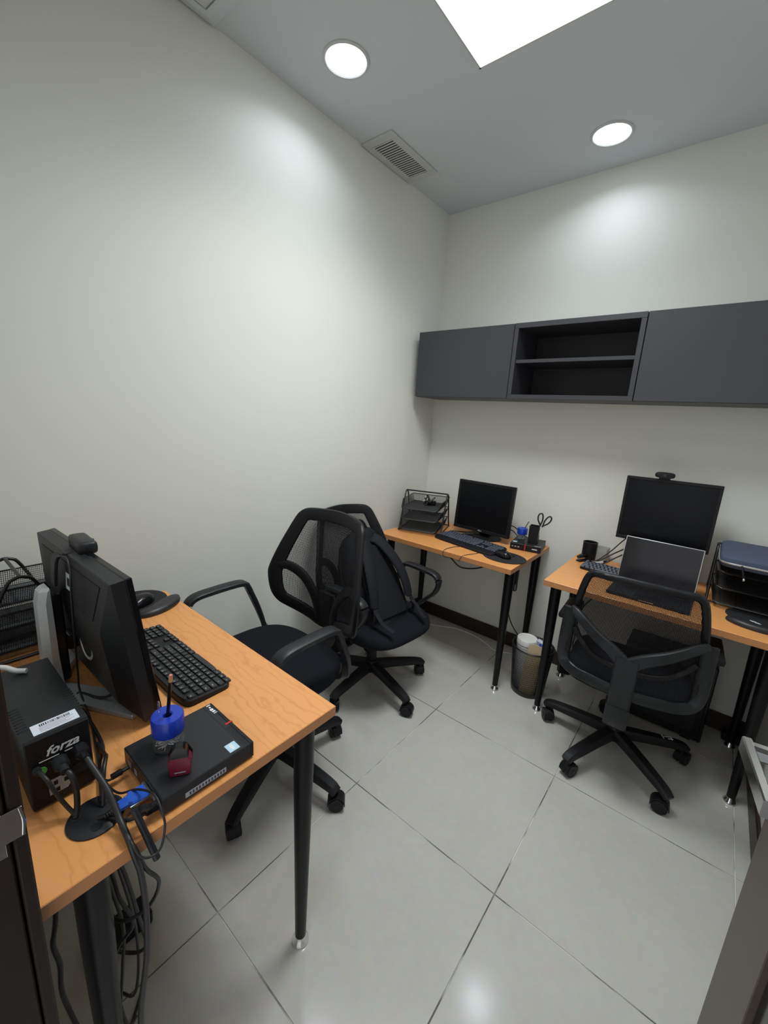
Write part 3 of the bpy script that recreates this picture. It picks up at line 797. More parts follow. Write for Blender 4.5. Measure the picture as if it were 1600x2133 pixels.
def clip_dispenser(label, loc, things_in):
    t = thing('clip_dispenser', label, 'clip holder', loc, 0, 'blue-lidded paper clip holders'); t.scale = (.86, .86, .98)
    bm = BM(); lathe(bm, [(.030, .0), (.0335, .002), (.0335, .040), (.0322, .040), (.0322, .004), (.0, .003)], 32); fin(bm, 'jar', M_clear, t, 50)
    bm = BM(); lathe(bm, [(.0345, .034), (.0350, .036), (.0350, .068), (.033, .071), (.012, .0715), (.009, .069), (.009, .055), (.0, .054)], 32); fin(bm, 'lid', M_blue, t, 40)
    bm = BM(); rnd = random.Random(3)
    for k in range(95):
        a = rnd.uniform(0, 2 * PI); rr = .029 * math.sqrt(rnd.random()); z = rnd.uniform(.006, .034)
        yaw = rnd.uniform(0, PI); pt = rnd.uniform(-.5, .5)
        mtx = Matrix.Translation((rr * math.cos(a) * .72, rr * math.sin(a) * .72, z)) @ Matrix.Rotation(yaw, 4, 'Z') @ Matrix.Rotation(pt, 4, 'Y') @ Matrix.Rotation(rnd.uniform(0, 3), 4, 'X')
        ps = [(-.010, -.003, 0), (.010, -.003, 0), (.0118, 0, 0), (.010, .003, 0), (-.006, .003, 0)]
        ps = [mtx @ Vector(p) for p in ps]
        ps = [Vector((p.x * min(1, .031 / max(1e-6, math.hypot(p.x, p.y))), p.y * min(1, .031 / max(1e-6, math.hypot(p.x, p.y))), max(.005, p.z))) for p in ps]
        tube(bm, ps, .0008, 4, smooth=False)
    o = fin(bm, 'paper_clips', mat('clip_steel', (.55, .55, .57), .25, .25), t, 0); o['kind'] = 'stuff'
    return t

# ------------------------------------------------------------------ foreground desk: things on it
Z = DH
# monitor seen from behind: screen towards +y
mon = thing('monitor', 'black monitor seen from behind on a silver stand, on the foreground desk', 'monitor', (.512, -2.215, Z), R(181.5))
# local: screen faces -y (world +y), back is +y (world -y)
mw, mh = .492, .345
piv = Matrix.Translation((0, 0, .018)) @ Matrix.Rotation(R(-7.0), 4, 'X')
bm = BM(); box(bm, (-mw / 2, -.004, 0), (mw / 2, .010, mh), .002, piv); fin(bm, 'bezel', M_plas3, mon)
bm = BM(); box(bm, (-mw / 2 + .012, -.0055, .014), (mw / 2 - .012, -.003, mh - .012), 0, piv); fin(bm, 'screen', M_screenm, mon, 0)
bm = BM()
def rr_(w0, w1, h0, h1, y): return [piv @ Vector((x, y, z)) for x, z in ((w0, h0), (w1, h0), (w1, h1), (w0, h1))]
rings(bm, [rr_(-mw / 2 + .001, mw / 2 - .001, .001, mh - .001, .010), rr_(-mw / 2 + .001, mw / 2 - .001, .001, mh - .001, .036), rr_(-mw / 2 + .006, mw / 2 - .006, .008, mh - .003, .038), rr_(-mw / 2 + .060, mw / 2 - .060, .040, mh - .125, .060)])
back = fin(bm, 'back_shell', M_plas2, mon, 20)
sl_m = piv @ basis((0, .0495, mh - .064), (-1, 0, 0), (0, -.022, .122))
bm = BM(); prism(bm, [(-.150, -.046), (.150, -.046), (.196, .044), (-.196, .044)], -.0004, .0008, sl_m); fin(bm, 'vent_recess', M_plas, back, 0)
bm = BM(); box(bm, (-.012, -.020, .0006), (.022, .020, .0014), 0, sl_m); st = fin(bm, 'sticker', M_label, back, 0)
bm = BM(); box(bm, (-.002, -.010, .0012), (.012, .010, .0019), 0, sl_m); fin(bm, 'sticker_print', M_print, st, 0)
bm = BM(); c0 = piv @ Vector((-.045, .058, .135))
rs = []
for k in range(32):
    a = 2 * PI * k / 32; cc = c0 + Vector((.038 * math.cos(a), 0, .038 * math.sin(a))); rd = Vector((math.cos(a), 0, math.sin(a)))
    rs.append([cc + rd * .004, cc + Vector((0, .002, 0)), cc - rd * .004, cc - Vector((0, .002, 0))])
rings(bm, rs, closed=True); fin(bm, 'round_emblem', M_brush, back, 50)
# stand column (silver outside, black inside), arm and V foot
SX = .045
bm = BM(); rs = []
for z, ya, yb, hw in ((.012, .098, .142, .030), (.10, .102, .142, .030), (.24, .103, .140, .028), (.268, .103, .134, .026), (.276, .103, .126, .022)):
    rs.append([Vector((SX + a_, b_, z)) for a_, b_ in ((-hw, ya + .012), (hw, ya + .012), (hw, yb - .014), (hw * .55, yb), (-hw * .55, yb), (-hw, yb - .014))])
rings(bm, rs); fin(bm, 'stand_column', M_brush, mon, 25)
bm = BM(); box(bm, (SX - .027, .094, .03), (SX + .027, .116, .262), .004); cyl(bm, (SX - .022, .083, .125), (SX + .022, .083, .125), .019, n=20); box(bm, (SX - .020, .050, .108), (SX + .020, .100, .142), .004)
fin(bm, 'stand_hinge', M_plas3, mon)
bm = BM()
for s in (-1, 1):
    poly = [(0, .148), (s * .035, .150), (s * .245, .045), (s * .225, -.002), (s * .165, .004), (s * .03, .100), (0, .108)]
    if s < 0: poly = list(reversed(poly))
    poly = [(px_ + SX, py_) for px_, py_ in poly]
    vs = prism(bm, poly, 0, .012, bev=.0025)
    for v in vs:
        if v.co.z > .006: v.co.z += .010 * max(0, 1 - abs(v.co.x - SX) / .24)
fin(bm, 'stand_foot', M_brush, mon, 30)
# the webcam clipped on it
wc = thing('webcam', 'black webcam clipped on top of the foreground monitor', 'webcam', (.490, -2.262, Z + .343), R(178)); wc.scale = (1.1, 1.15, 1.1)
bm = BM(); box(bm, (-.047, -.022, .010), (.047, .012, .038), .010, seg=3); fin(bm, 'camera_body', M_plas2, wc, 40)
bm = BM(); cyl(bm, (0, -.0225, .024), (0, -.0245, .024), .008, n=18); fin(bm, 'lens', M_screen, wc)
bm = BM(); box(bm, (-.018, -.012, .0095), (.018, .038, .0125), .001); bar(bm, [(0, .030, .012), (0, .043, .002), (0, .048, -.030), (0, .050, -.055)], .034, .006, up=(0, 1, 0)); fin(bm, 'clip', M_plas, wc, 40)

keyboard('black keyboard on the foreground desk behind the monitor', (.553, -2.098, Z), R(180.6), True, .425, .128)
gel_mouse_pad('black mouse pad with wrist rest on the foreground desk', (.150, -1.995, Z), R(115))
mouse('glossy black mouse on the foreground desk pad', (.135, -2.020, Z + .0042), R(200))

# uninterruptible power unit: rear towards +x
ups = thing('power_backup_unit', 'black backup power unit with white barcode label on the foreground desk', 'power unit', (.697, -2.408, Z), 0)
ul, uw, uh = .276, .094, .142
bm = BM(); box(bm, (-ul / 2, -uw / 2, .003), (ul / 2 - .006, uw / 2, uh), .004, seg=2)
for sx in (-1, 1):
    for sy in (-1, 1): cyl(bm, (sx * .11, sy * .035, 0), (sx * .11, sy * .035, .006), .008, n=12)
case = fin(bm, 'case', M_plas2, ups)
bm = BM(); box(bm, (ul / 2 - .008, -uw / 2 + .001, .004), (ul / 2, uw / 2 - .001, uh - .001), .0015); rear = fin(bm, 'rear_panel', M_plas, ups)
bm = BM()
for s in (-1, 1):
    for k in range(9): box(bm, (.020 + k * .0095, s * (uw / 2 - .007) - .0075, uh - .001), (.0245 + k * .0095, s * (uw / 2 - .007) + .0075, uh + .0004))
fin(bm, 'vent_slots', M_black0, case, 0)['kind'] = 'stuff'
bm = BM(); box(bm, (ul / 2 - .043, -.030, uh - .0003), (ul / 2 - .012, .036, uh + .0006)); lab = fin(bm, 'rating_label', M_label, ups, 0); lab['label'] = 'white barcode label'
bm = BM(); rnd = random.Random(5); y = -.018
while y < .026:
    b_ = rnd.choice((.0006, .0011, .0016)); box(bm, (ul / 2 - .039, y, uh + .0006), (ul / 2 - .032, y + b_, uh + .0008)); y += b_ + rnd.choice((.0006, .0011, .0015))
fin(bm, 'barcode', M_print, lab, 0)
bm = BM()
for k in range(5): box(bm, (ul / 2 - .0295 + k * .0032, -.020, uh + .0006), (ul / 2 - .0285 + k * .0032, .030 - .006 * (k % 3), uh + .0008))
fin(bm, 'label_print', M_printg, lab, 0)
rx_ = ul / 2
bm = BM(); put_text(bm, 'forza', .0235, basis((rx_ + .0006, .006, .110), (0, 1, 0), (0, 0, 1)), .35, .0006)
box(bm, (rx_, -.030, .0955), (rx_ + .0006, -.002, .0968)); box(bm, (rx_, .006, .0955), (rx_ + .0006, .034, .0968))
fin(bm, 'brand_lettering', M_legend, rear, 0)
bm = BM(); lt = basis((rx_ + .0008, -.028, .078), (0, 1, 0), (0, 0, 1)); prism(bm, [(.0075 * math.cos(2 * PI * k / 20), .0075 * math.sin(2 * PI * k / 20)) for k in range(20)], -.0008, .0003, lt); fin(bm, 'test_sticker', M_green, rear, 0)
bm = BM()   # pale outlet plate with dark slots
prism(bm, [(-.016, -.014), (.010, -.014), (.016, -.006), (.016, .010), (.010, .016), (-.016, .016)], -.001, .0008, basis((rx_ + .0004, -.006, .036), (0, 1, 0), (0, 0, 1))); pl = fin(bm, 'outlet_plate', mat('outlet_grey', (.36, .37, .36), .5), rear, 0)
bm = BM()
for yy, zz in ((-.012, .043), (.003, .041), (-.010, .028)): box(bm, (rx_, yy - .003, zz - .004), (rx_ + .0018, yy + .003, zz + .004))
fin(bm, 'outlet_slots', M_black0, pl, 0)
bm = BM()
for yy, zz in ((-.008, .080), (.024, .083), (.026, .048)):
    box(bm, (rx_ - .0005, yy - .011, zz - .010), (rx_ + .0010, yy + .011, zz + .010), .0004)
fin(bm, 'sockets', M_black0, rear, 0)

pc1 = mini_pc('small flat black computer on the foreground desk under the clip holder', (.915, -2.220, Z), R(180), 'small black desktop computers')
bm = BM()   # rear ports side is local +y (world -y)
for x, ww in ((.06, .014), (.03, .012), (-.05, .016), (-.075, .010)): box(bm, (x - ww / 2, .0895, .010), (x + ww / 2, .0906, .022))
fin(bm, 'rear_ports', M_printg, pc1, 0)
bm = BM(); box(bm, (-.0868, -.03, .010), (-.0858, .05, .020)); lb = fin(bm, 'serial_label', M_printg, pc1, 0)
bm = BM()
for k in range(12): box(bm, (-.0871, -.026 + k * .006, .012), (-.0867, -.0235 + k * .006, .018))
fin(bm, 'serial_print', M_print, lb, 0)
bm = BM(); tube(bm, [(-.072, .088, .022), (-.076, .108, .030), (-.083, .124, .046)], .0055, 12, smooth=False); tube(bm, [(-.083, .132, .052), (-.094, .124, .010), (-.116, .115, -.040)], .0056, 12, smooth=False)
fin(bm, 'antenna', M_plas2, pc1, 50)
clip_dispenser('paper clip holder with blue lid standing on the foreground computer', (.884, -2.246, Z + .038), None)
bm = BM(); p0, p1 = Vector((.884, -2.246, Z + .096)), Vector((.905, -2.243, Z + .205))
pen = thing('pencil', 'black pencil standing in the foreground clip holder', 'pencil', p0)
d = p1 - p0
cyl(bm, (0, 0, 0), d * .86, .0036, n=8); fin(bm, 'shaft', M_plas3, pen)
bm = BM(); cyl(bm, d * .86, d * .95, .0039, n=10); fin(bm, 'ferrule', M_wood_pencil, pen)
bm = BM(); cyl(bm, d * .95, d, .0036, .0030, n=10); fin(bm, 'eraser', mat('eraser_pink', (.55, .22, .16), .8), pen)
bm = BM(); q = Vector((.868, -2.256, Z + .110))
tube(bm, [q, q + Vector((0, 0, .022)), q + Vector((.004, 0, .027)), q + Vector((.008, 0, .022)), q + Vector((.008, 0, .004)), q + Vector((.005, 0, .001)), q + Vector((.002, 0, .004)), q + Vector((.002, 0, .018))], .0006, 5, 3)
tag(fin(bm, 'paper_clip', M_steel), 'steel paper clip upright on the blue lid', 'paper clip')
# small red and black stamp standing upright
st = thing('hand_stamp', 'small wine-red and black stamp standing on the foreground computer', 'stamp', (.968, -2.262, Z + .038), R(58)); st.scale = (1.12, 1.1, 1.1)
bm = BM(); prism(bm, [(-.016, .0), (.016, 0), (.018, .028), (.012, .040), (-.012, .040), (-.018, .028)], -.010, .008, basis((0, 0, 0), (1, 0, 0), (0, 0, 1)), .0018); fin(bm, 'body', M_maroon, st)
bm = BM(); prism(bm, [(-.017, .012), (.017, .012), (.019, .032), (.012, .047), (.005, .053), (-.005, .053), (-.012, .047), (-.019, .032)], -.012, -.0095, basis((0, 0, 0), (1, 0, 0), (0, 0, 1)), .0008)
rings(bm, [[Vector((x * s_, y * s2, z)) for x, y in ((-.014, -.009), (.014, -.009), (.014, .009), (-.014, .009))] for s_, s2, z in ((1.0, 1, .036), (.8, .95, .048), (.4, .7, .055))]); fin(bm, 'cap', M_plas3, st, 40)
bm = BM(); box(bm, (-.008, -.0087, .007), (.009, -.0078, .0085)); fin(bm, 'print_line', M_printg, st, 0)

letter_tray('black wire letter tray behind the foreground monitor', (.163, -2.345, Z), 0, .190, .26, .238, .0)

# plugs and cables of the foreground desk
cord('power_cable', 'thin black power cable from the backup unit, nearest the door frame', [(.838, -2.442, .832), (.853, -2.440, .833), (.870, -2.435, .826), (.876, -2.428, .800), (.884, -2.418, .772), (.897, -2.408, .751)], .0035, plugs=[((.836, -2.443, .832), (1, 0, 0), .014, .006, M_plas2)])
cord('power_cable', 'black power cable dropping from the backup unit straight into the grommet', [(.862, -2.410, .826), (.876, -2.405, .820), (.882, -2.402, .795), (.888, -2.404, .768), (.897, -2.410, .750)], .0048, plugs=[((.836, -2.412, .831), (1, .03, -.12), .034, .0115, M_plas2)])
cord('power_cable', 'thick black power cable from the backup unit hanging over the desk edge', [(.866, -2.380, .835), (.884, -2.377, .826), (.930, -2.368, .797), (.972, -2.366, .766), (1.008, -2.367, .757), (1.024, -2.365, .735), (1.026, -2.359, .690), (1.024, -2.356, .60), (1.024, -2.362, .50), (1.020, -2.378, .38), (1.01, -2.38, .20), (.99, -2.37, .05), (.95, -2.34, .008)], .0052, plugs=[((.836, -2.382, .836), (1, .02, -.08), .036, .0115, M_plas)])
cord('signal_cable', 'thin black cable looping around the antenna past the desk edge', [(.845, -2.352, .752), (.875, -2.352, .754), (.910, -2.346, .760), (.943, -2.328, .778), (.990, -2.318, .794), (1.020, -2.318, .780), (1.030, -2.319, .755), (1.038, -2.333, .727), (1.036, -2.357, .733), (1.018, -2.366, .757), (.975, -2.360, .752), (.962, -2.350, .756), (.972, -2.338, .764)], .0020)
cord('network_cable', 'black cable looping below the foreground desk edge', [(.975, -2.366, .752), (1.004, -2.366, .755), (1.020, -2.360, .735), (1.022, -2.350, .690), (1.020, -2.331, .640), (1.0, -2.344, .578), (.955, -2.372, .528), (.925, -2.388, .545), (.915, -2.392, .62), (.915, -2.390, .716)], .0032)
cord('webcam_cable', 'thin webcam cable running down the back of the foreground monitor', [(.505, -2.312, 1.098), (.548, -2.305, 1.105), (.572, -2.306, 1.078), (.590, -2.312, 1.040), (.574, -2.312, .918), (.565, -2.312, .826), (.560, -2.311, .772), (.650, -2.318, .752), (.760, -2.338, .750), (.830, -2.352, .752), (.868, -2.351, .762), (.866, -2.330, .764)], .0022, plugs=[((.867, -2.345, .764), (-.05, 1, 0), .030, .006, M_plas)])
cord('video_cable', 'black cable drooping from the underside of the foreground monitor', [(.640, -2.262, .795), (.634, -2.272, .778), (.600, -2.288, .764), (.548, -2.312, .762), (.590, -2.322, .755), (.641, -2.320, .752), (.756, -2.326, .752), (.803, -2.346, .750), (.880, -2.366, .7535), (.897, -2.372, .752)], .0034)
cord('video_cable', 'black cable rising out of the grommet beside the backup unit', [(.905, -2.372, .750), (.893, -2.366, .775), (.878, -2.358, .80), (.850, -2.346, .80), (.800, -2.335, .765), (.740, -2.330, .751)], .0038)
vga = thing('vga_cable', 'blue video plug with dark cable behind the foreground computer', 'cable')
bm = BM(); p = Vector((.945, -2.314, .766)); bar(bm, [p, p + Vector((-.001, -.026, 0)), p + Vector((-.002, -.030, -.001)), p + Vector((-.004, -.044, -.003))], lambda s: .032 if s < .6 else .020, lambda s: .014 if s < .6 else .011, smooth=False); fin(bm, 'plug', M_blue2, vga, 40)
bm = BM(); box(bm, (.928, -2.3155, .759), (.962, -2.311, .773)); 
for s in (-1, 1): cyl(bm, (.945 + s * .014, -2.346, .764), (.945 + s * .014, -2.314, .766), .0028, n=10)
fin(bm, 'connector', M_steel, vga, 40)
bm = BM()
for k in range(7): cyl(bm, (.941 - .0006 * k, -2.356 - .0035 * k, .763 - .001 * k), (.941 - .0006 * k, -2.3582 - .0035 * k, .7625 - .001 * k), .0066 - .0003 * k, n=12)
tube(bm, [(.942, -2.350, .763), (.938, -2.368, .760), (.932, -2.378, .753), (.926, -2.384, .749)], .0042, 10)
fin(bm, 'cord', M_cable, vga, 50)
cord('adapter_cable', 'round black power plug at the corner of the foreground computer', [(.986, -2.346, .766), (.978, -2.356, .762), (.960, -2.364, .756), (.938, -2.372, .751)], .0030, plugs=[((.990, -2.311, .768), (-.12, -1, -.05), .038, .0088, M_plas3)])
cord('grey_cable', 'light grey cable arching over the backup power unit', [(.54, -2.470, Z + .05), (.548, -2.466, Z + .12), (.560, -2.452, Z + .152), (.575, -2.436, Z + .158), (.588, -2.420, Z + .149), (.600, -2.405, Z + .1475)], .0052, m=M_cableg)
# bundle hanging under the foreground desk
hang = [
    ('slim black cable hanging nearest the front desk leg', [(.900, -2.395, .716), (.905, -2.372, .60), (.918, -2.366, .54), (.925, -2.350, .464), (.918, -2.374, .43), (.915, -2.386, .39), (.90, -2.380, .25), (.86, -2.36, .10), (.80, -2.33, .006)], .0036),
    ('slim black cable making a wide loop under the foreground desk', [(.925, -2.385, .716), (.93, -2.36, .62), (.94, -2.345, .50), (.935, -2.335, .40), (.90, -2.352, .36), (.87, -2.39, .40), (.86, -2.395, .50), (.88, -2.390, .60), (.900, -2.388, .716)], .0034),
    ('slim black cable in the middle of the bundle under the foreground desk', [(.910, -2.380, .716), (.895, -2.375, .58), (.905, -2.362, .45), (.895, -2.368, .33), (.885, -2.378, .20), (.84, -2.36, .05), (.76, -2.30, .006)], .0034),
    ('slim black cable farthest back under the foreground desk', [(.905, -2.378, .716), (.87, -2.350, .55), (.86, -2.330, .38), (.84, -2.325, .22), (.80, -2.33, .08), (.72, -2.34, .006)], .0032),
    ('black cable bulging beside the door frame under the foreground desk', [(.885, -2.400, .716), (.885, -2.440, .64), (.895, -2.457, .556), (.898, -2.464, .52), (.895, -2.459, .465), (.895, -2.462, .41), (.87, -2.455, .32), (.82, -2.43, .12), (.76, -2.40, .006)], .0042)]
for l, p, r in hang: cord('hanging_cable', l, p, r, group='cables hanging under the foreground desk')
bm = BM(); box(bm, (.56, -2.36, 0), (.63, -2.22, .045), .006); ps = tag(fin(bm, 'power_adapter', M_plas), 'black power adapter on the floor beneath the foreground desk', 'adapter')

# ------------------------------------------------------------------ far-left desk
yaw2 = math.atan2(.093, .26)
tx, ty = (.083 + .343 + .26 + 0.0) / 4, (-.451 - .358 - .10 - .19) / 4
letter_tray('black wire letter tray in the room corner beside the square monitor', (tx + .012, ty, Z), yaw2)
# tangle lying in its top tier
bm = BM(); rnd = random.Random(11); c = Vector((.205, -.285, Z + .172))
pts = [c + Vector((rnd.uniform(-.03, .03), rnd.uniform(-.03, .03), rnd.uniform(0, .05))) for k in range(16)]
tube(bm, pts, .0042, 7, 5)
tg = thing('cable_bundle', 'coiled black charger with white ties in the corner letter tray', 'charger')
fin(bm, 'cord', M_cable, tg, 60)
bm = BM(); box(bm, (-.028, -.016, 0), (.028, .016, .028), .004, Matrix.Translation(c + Vector((.012, .022, -.008))) @ Matrix.Rotation(.5, 4, 'Z')); fin(bm, 'charger_body', M_plas3, tg)
bm = BM()
for k in range(5):
    q = c + Vector((-.012 + rnd.uniform(-.012, .012), -.022 + rnd.uniform(-.01, .012), .006 + .008 * k)); tube(bm, [q, q + Vector((.006, -.004, .004)), q + Vector((.010, .002, .008))], .0016, 6)
fin(bm, 'white_tie', M_white, tg, 60)
front_monitor('black nearly square monitor on the corner desk', (.552, -.205, Z), R(-2), .378, .312, .040, 4, 'DELL')
keyboard('black keyboard in front of the square monitor', (.575, -.360, Z), R(-10), False, .430, .145, False, .03)
bm = BM()
poly = [(.118 * math.cos(a), .100 * math.sin(a)) for a in [2 * PI * k / 44 for k in range(44)]]
prism(bm, poly, 0, .004, bev=.0008); o = tag(fin(bm, 'mouse_pad', M_pad), 'plain round black mouse pad on the corner desk', 'mouse pad'); o.location = (.822, -.440, Z)
mouse('black mouse on the round pad of the corner desk', (.812, -.445, Z + .0042), R(68))
mini_pc('small flat black computer on the corner desk under the pen cup', (.842, -.145, Z), R(10), 'small black desktop computers')
clip_dispenser('paper clip holder with blue lid on the corner computer', (.792, -.130, Z + .038), None)
p0 = Vector((.797, -.124, Z + .096))
bm = BM(); cyl(bm, (0, 0, 0), (.022, .006, .055), .0022, n=8); o = tag(fin(bm, 'pen', M_plas3), 'thin black pen leaning in the corner clip holder', 'pen'); o.location = p0
# square pen cup and scissors
cup = thing('pen_cup', 'square black pen cup holding scissors on the corner computer', 'pen cup', (.872, -.158, Z + .038), R(10))
bm = BM(); s = .027
for lo, hi in (((-s, -s, 0), (s, s, .003)), ((-s, -s, .003), (s, -s + .002, .105)), ((-s, s - .002, .003), (s, s, .105)), ((-s, -s + .002, .003), (-s + .002, s - .002, .105)), ((s - .002, -s + .002, .003), (s, s - .002, .105))): box(bm, lo, hi)
fin(bm, 'cup', M_plas, cup, 0)
sc = thing('scissors', 'black-handled scissors in the square pen cup', 'scissors', (.880, -.158, Z + .045), (0, R(14), R(20)))
for s in (-1, 1):
    bm = BM(); bar(bm, [(s * .003, 0, .0), (s * .005, 0, .05), (s * .006, 0, .105)], lambda q: .005 + .007 * q, .002, up=(0, 1, 0)); fin(bm, 'blade', M_steel, sc, 0)
    bm = BM(); c = Vector((s * .021, 0, .150))
    tube(bm, [(s * .006, 0, .100), (s * .007, 0, .112), (s * .006, 0, .135), (s * .012, 0, .160), (s * .022, 0, .174), (s * .034, 0, .168), (s * .036, 0, .150), (s * .028, 0, .130), (s * .014, 0, .114), (s * .009, 0, .108)], .0042, 8, 4); fin(bm, 'handle', M_plas2, sc, 60)
cord('video_cable', 'pair of black cables curving behind the square monitor', [(.66, -.10, Z + .10), (.72, -.08, Z + .09), (.76, -.065, Z + .055), (.80, -.040, Z + .03), (.84, -.035, Z + .02)], .0034)
cord('video_cable', 'black cable sagging behind the square monitor to the computer', [(.66, -.09, Z + .075), (.71, -.07, Z + .06), (.75, -.055, Z + .025), (.80, -.03, Z + .012), (.84, -.025, Z + .012)], .0030)
cord('monitor_cable', 'black cable lying between the letter tray and the square monitor', [(.55, -.10, Z + .06), (.48, -.10, Z + .006), (.42, -.16, Z + .005), (.36, -.21, Z + .006), (.40, -.25, Z + .005), (.47, -.22, Z + .014), (.54, -.17, Z + .018)], .0032)
cord('mouse_cable', 'thin cable curling over the corner desk front edge, left loop', [(.568, -.448, Z + .003), (.540, -.50, Z + .002), (.530, -.56, Z + .002), (.535, -.606, Z - .002), (.545, -.612, Z - .03), (.570, -.58, Z - .035), (.60, -.53, Z - .032)], .0016)
cord('mouse_cable', 'thin cable curling over the corner desk front edge, right loop', [(.690, -.432, Z + .003), (.688, -.50, Z + .002), (.665, -.56, Z + .002), (.650, -.606, Z - .002), (.640, -.612, Z - .03), (.62, -.58, Z - .035)], .0016)
cord('mouse_cable', 'thin cable from the corner keyboard to the mouse pad', [(.795, -.375, Z + .003), (.845, -.375, Z + .006), (.86, -.39, Z + .007), (.855, -.41, Z + .007)], .0016)
cord('power_cable', 'black cable sagging below the corner desk top', [(.53, -.55, Z - .031), (.57, -.56, Z - .05), (.62, -.55, Z - .085), (.67, -.48, Z - .098), (.72, -.40, Z - .085), (.78, -.33, Z - .05), (.82, -.28, Z - .031)], .0042)
ad = thing('power_adapter', 'black power adapter hanging behind the corner desk leg', 'adapter')
bm = BM(); box(bm, (.815, -.310, .515), (.862, -.280, .645), .006, seg=2); fin(bm, 'brick', M_plas, ad)
bm = BM(); box(bm, (.856, -.3115, .525), (.860, -.3095, .560)); fin(bm, 'marking', M_printg, ad, 0)
bm = BM(); tube(bm, [(.838, -.295, .645), (.838, -.295, .68), (.835, -.285, .716)], .0032, 8); tube(bm, [(.838, -.295, .515), (.826, -.30, .47), (.824, -.27, .36), (.842, -.22, .26), (.875, -.17, .18), (.92, -.12, .09), (.97, -.08, .012)], .0034, 8); fin(bm, 'cord', M_cable, ad, 60)
cord('network_cable', 'pale grey network cable trailing on the floor under the corner desk', [(.10, -.22, .004), (.20, -.165, .004), (.29, -.125, .004), (.386, -.072, .004), (.49, -.062, .004), (.581, -.078, .004), (.65, -.105, .004), (.72, -.140, .004), (.82, -.10, .004)], .0036, m=M_cableg)

# waste bin with rubbish
bn = thing('waste_bin', 'black wire mesh waste bin between the two back desks', 'waste bin', (1.030, -.385, 0))
rb, rt, hb = .086, .110, .275
bm = BM(); lathe(bm, [(rb, 0), (rb + .001, .002), (rb + .003, .026), (rb + .001, .026), (rb - .002, .004), (0, .004)], 40); fin(bm, 'base', M_wire, bn)
bm = BM(); tube(bm, [(rt * math.cos(2 * PI * k / 40), rt * math.sin(2 * PI * k / 40), hb) for k in range(40)], .0042, 8, closed=True, smooth=False); fin(bm, 'rim', M_wire, bn, 60)
bm = BM()
for k in range(110):
    for s in (-1, 1):
        pp = []
        for j in range(9):
            f = j / 8; a = 2 * PI * k / 110 + s * .55 * f; r_ = rb + .002 + (rt - rb - .002) * f
            pp.append(Vector((r_ * math.cos(a), r_ * math.sin(a), .024 + (hb - .024) * f)))
        for a_, b_ in zip(pp[:-1], pp[1:]): strand(bm, a_, b_, .0009)
fin(bm, 'mesh_wall', M_wire, bn, 0)
jr = thing('plastic_tub', 'white-lidded plastic tub poking out of the waste bin', 'tub', (.990, -.372, .006))
bm = BM(); lathe(bm, [(.040, 0), (.046, .01), (.052, .20), (.052, .245), (.0535, .246), (.0535, .254), (.052, .255), (.052, .262)], 32); fin(bm, 'tub', mat('translucent_tub', (.62, .63, .64), .3), jr)
bm = BM(); lathe(bm, [(.053, .262), (.0555, .264), (.0555, .290), (.053, .294), (.046, .2945), (.044, .2925), (0, .2925)], 36); fin(bm, 'lid', M_white, jr, 40)
fo = thing('cardboard_folder', 'manila card folder standing in the waste bin', 'folder', (1.055, -.445, .006), (R(4), 0, R(10)))
bm = BM()
poly = [(-.050, 0), (.022, 0), (.040, .24), (.052, .302), (.040, .318), (.010, .322), (-.018, .318), (-.028, .300), (-.034, .262)]
prism(bm, poly, -.0015, .0015, basis((0, 0, 0), (1, 0, 0), (0, 0, 1))); fin(bm, 'front_sheet', M_manila, fo, 0)
bm = BM(); prism(bm, [(-.046, 0), (.026, 0), (.046, .25), (.050, .296), (-.030, .300)], -.0012, .0012, basis((.006, .010, 0), (1, 0, 0), (0, 0, 1))); fin(bm, 'back_sheet', M_manila, fo, 0)
wr = thing('paper_wrapper', 'white and blue paper wrapper in the waste bin', 'wrapper', (1.068, -.352, .12), (R(8), R(4), R(-20)))
bm = BM(); box(bm, (-.028, -.012, 0), (.028, .012, .195), .003); box(bm, (.008, -.008, .19), (.024, .008, .225), .004); fin(bm, 'packet', mat('wrapper_white', (.62, .66, .78), .5), wr)
bm = BM(); bmesh.ops.create_icosphere(bm, subdivisions=2, radius=.014, matrix=Matrix.Translation((.010, -.014, .178))); fin(bm, 'blue_cap', M_blue, wr, 60)

# ------------------------------------------------------------------ right-hand desk
front_monitor('large black monitor on the right-hand desk', (1.483, -.178, Z), R(1), .382, .318, .180, 2, 'DELL', .014)
wc = thing('webcam', 'black webcam on top of the right-hand monitor', 'webcam', (1.447, -.172, Z + .499), R(2))
bm = BM(); rings(bm, [[Vector((v.x, yy, .020 + v.y)) for v in superring(.080 * s, .027 * s, 0, 28, 3.2)] for yy, s in ((-.022, .93), (-.020, 1), (.006, 1), (.010, .92))]); fin(bm, 'camera_body', M_plas, wc, 50)
bm = BM(); cyl(bm, (0, -.0225, .020), (0, -.0245, .020), .009, .008, 20); fin(bm, 'lens', M_screen, wc)
bm = BM(); bar(bm, [(0, -.012, .003), (0, .020, .003), (0, .036, -.004), (0, .040, -.035)], .045, .006, up=(0, .3, 1)); fin(bm, 'clip', M_plas, wc)
keyboard('dark keyboard half hidden behind the open laptop', (1.385, -.248, Z), R(-3), False, .425, .125, False)
for o in list(COL.objects):
    if o.name.startswith('keys'): o.data.materials[0] = M_keyg
lp = thing('laptop', 'open laptop with dark screen on the right-hand desk', 'laptop', (1.505, -.440, Z), R(-1))
lw, ld = .308, .218
bm = BM(); box(bm, (-lw / 2, -ld / 2, .002), (lw / 2, ld / 2, .015), .004, seg=2); fin(bm, 'base', M_plas2, lp)
bm = BM()
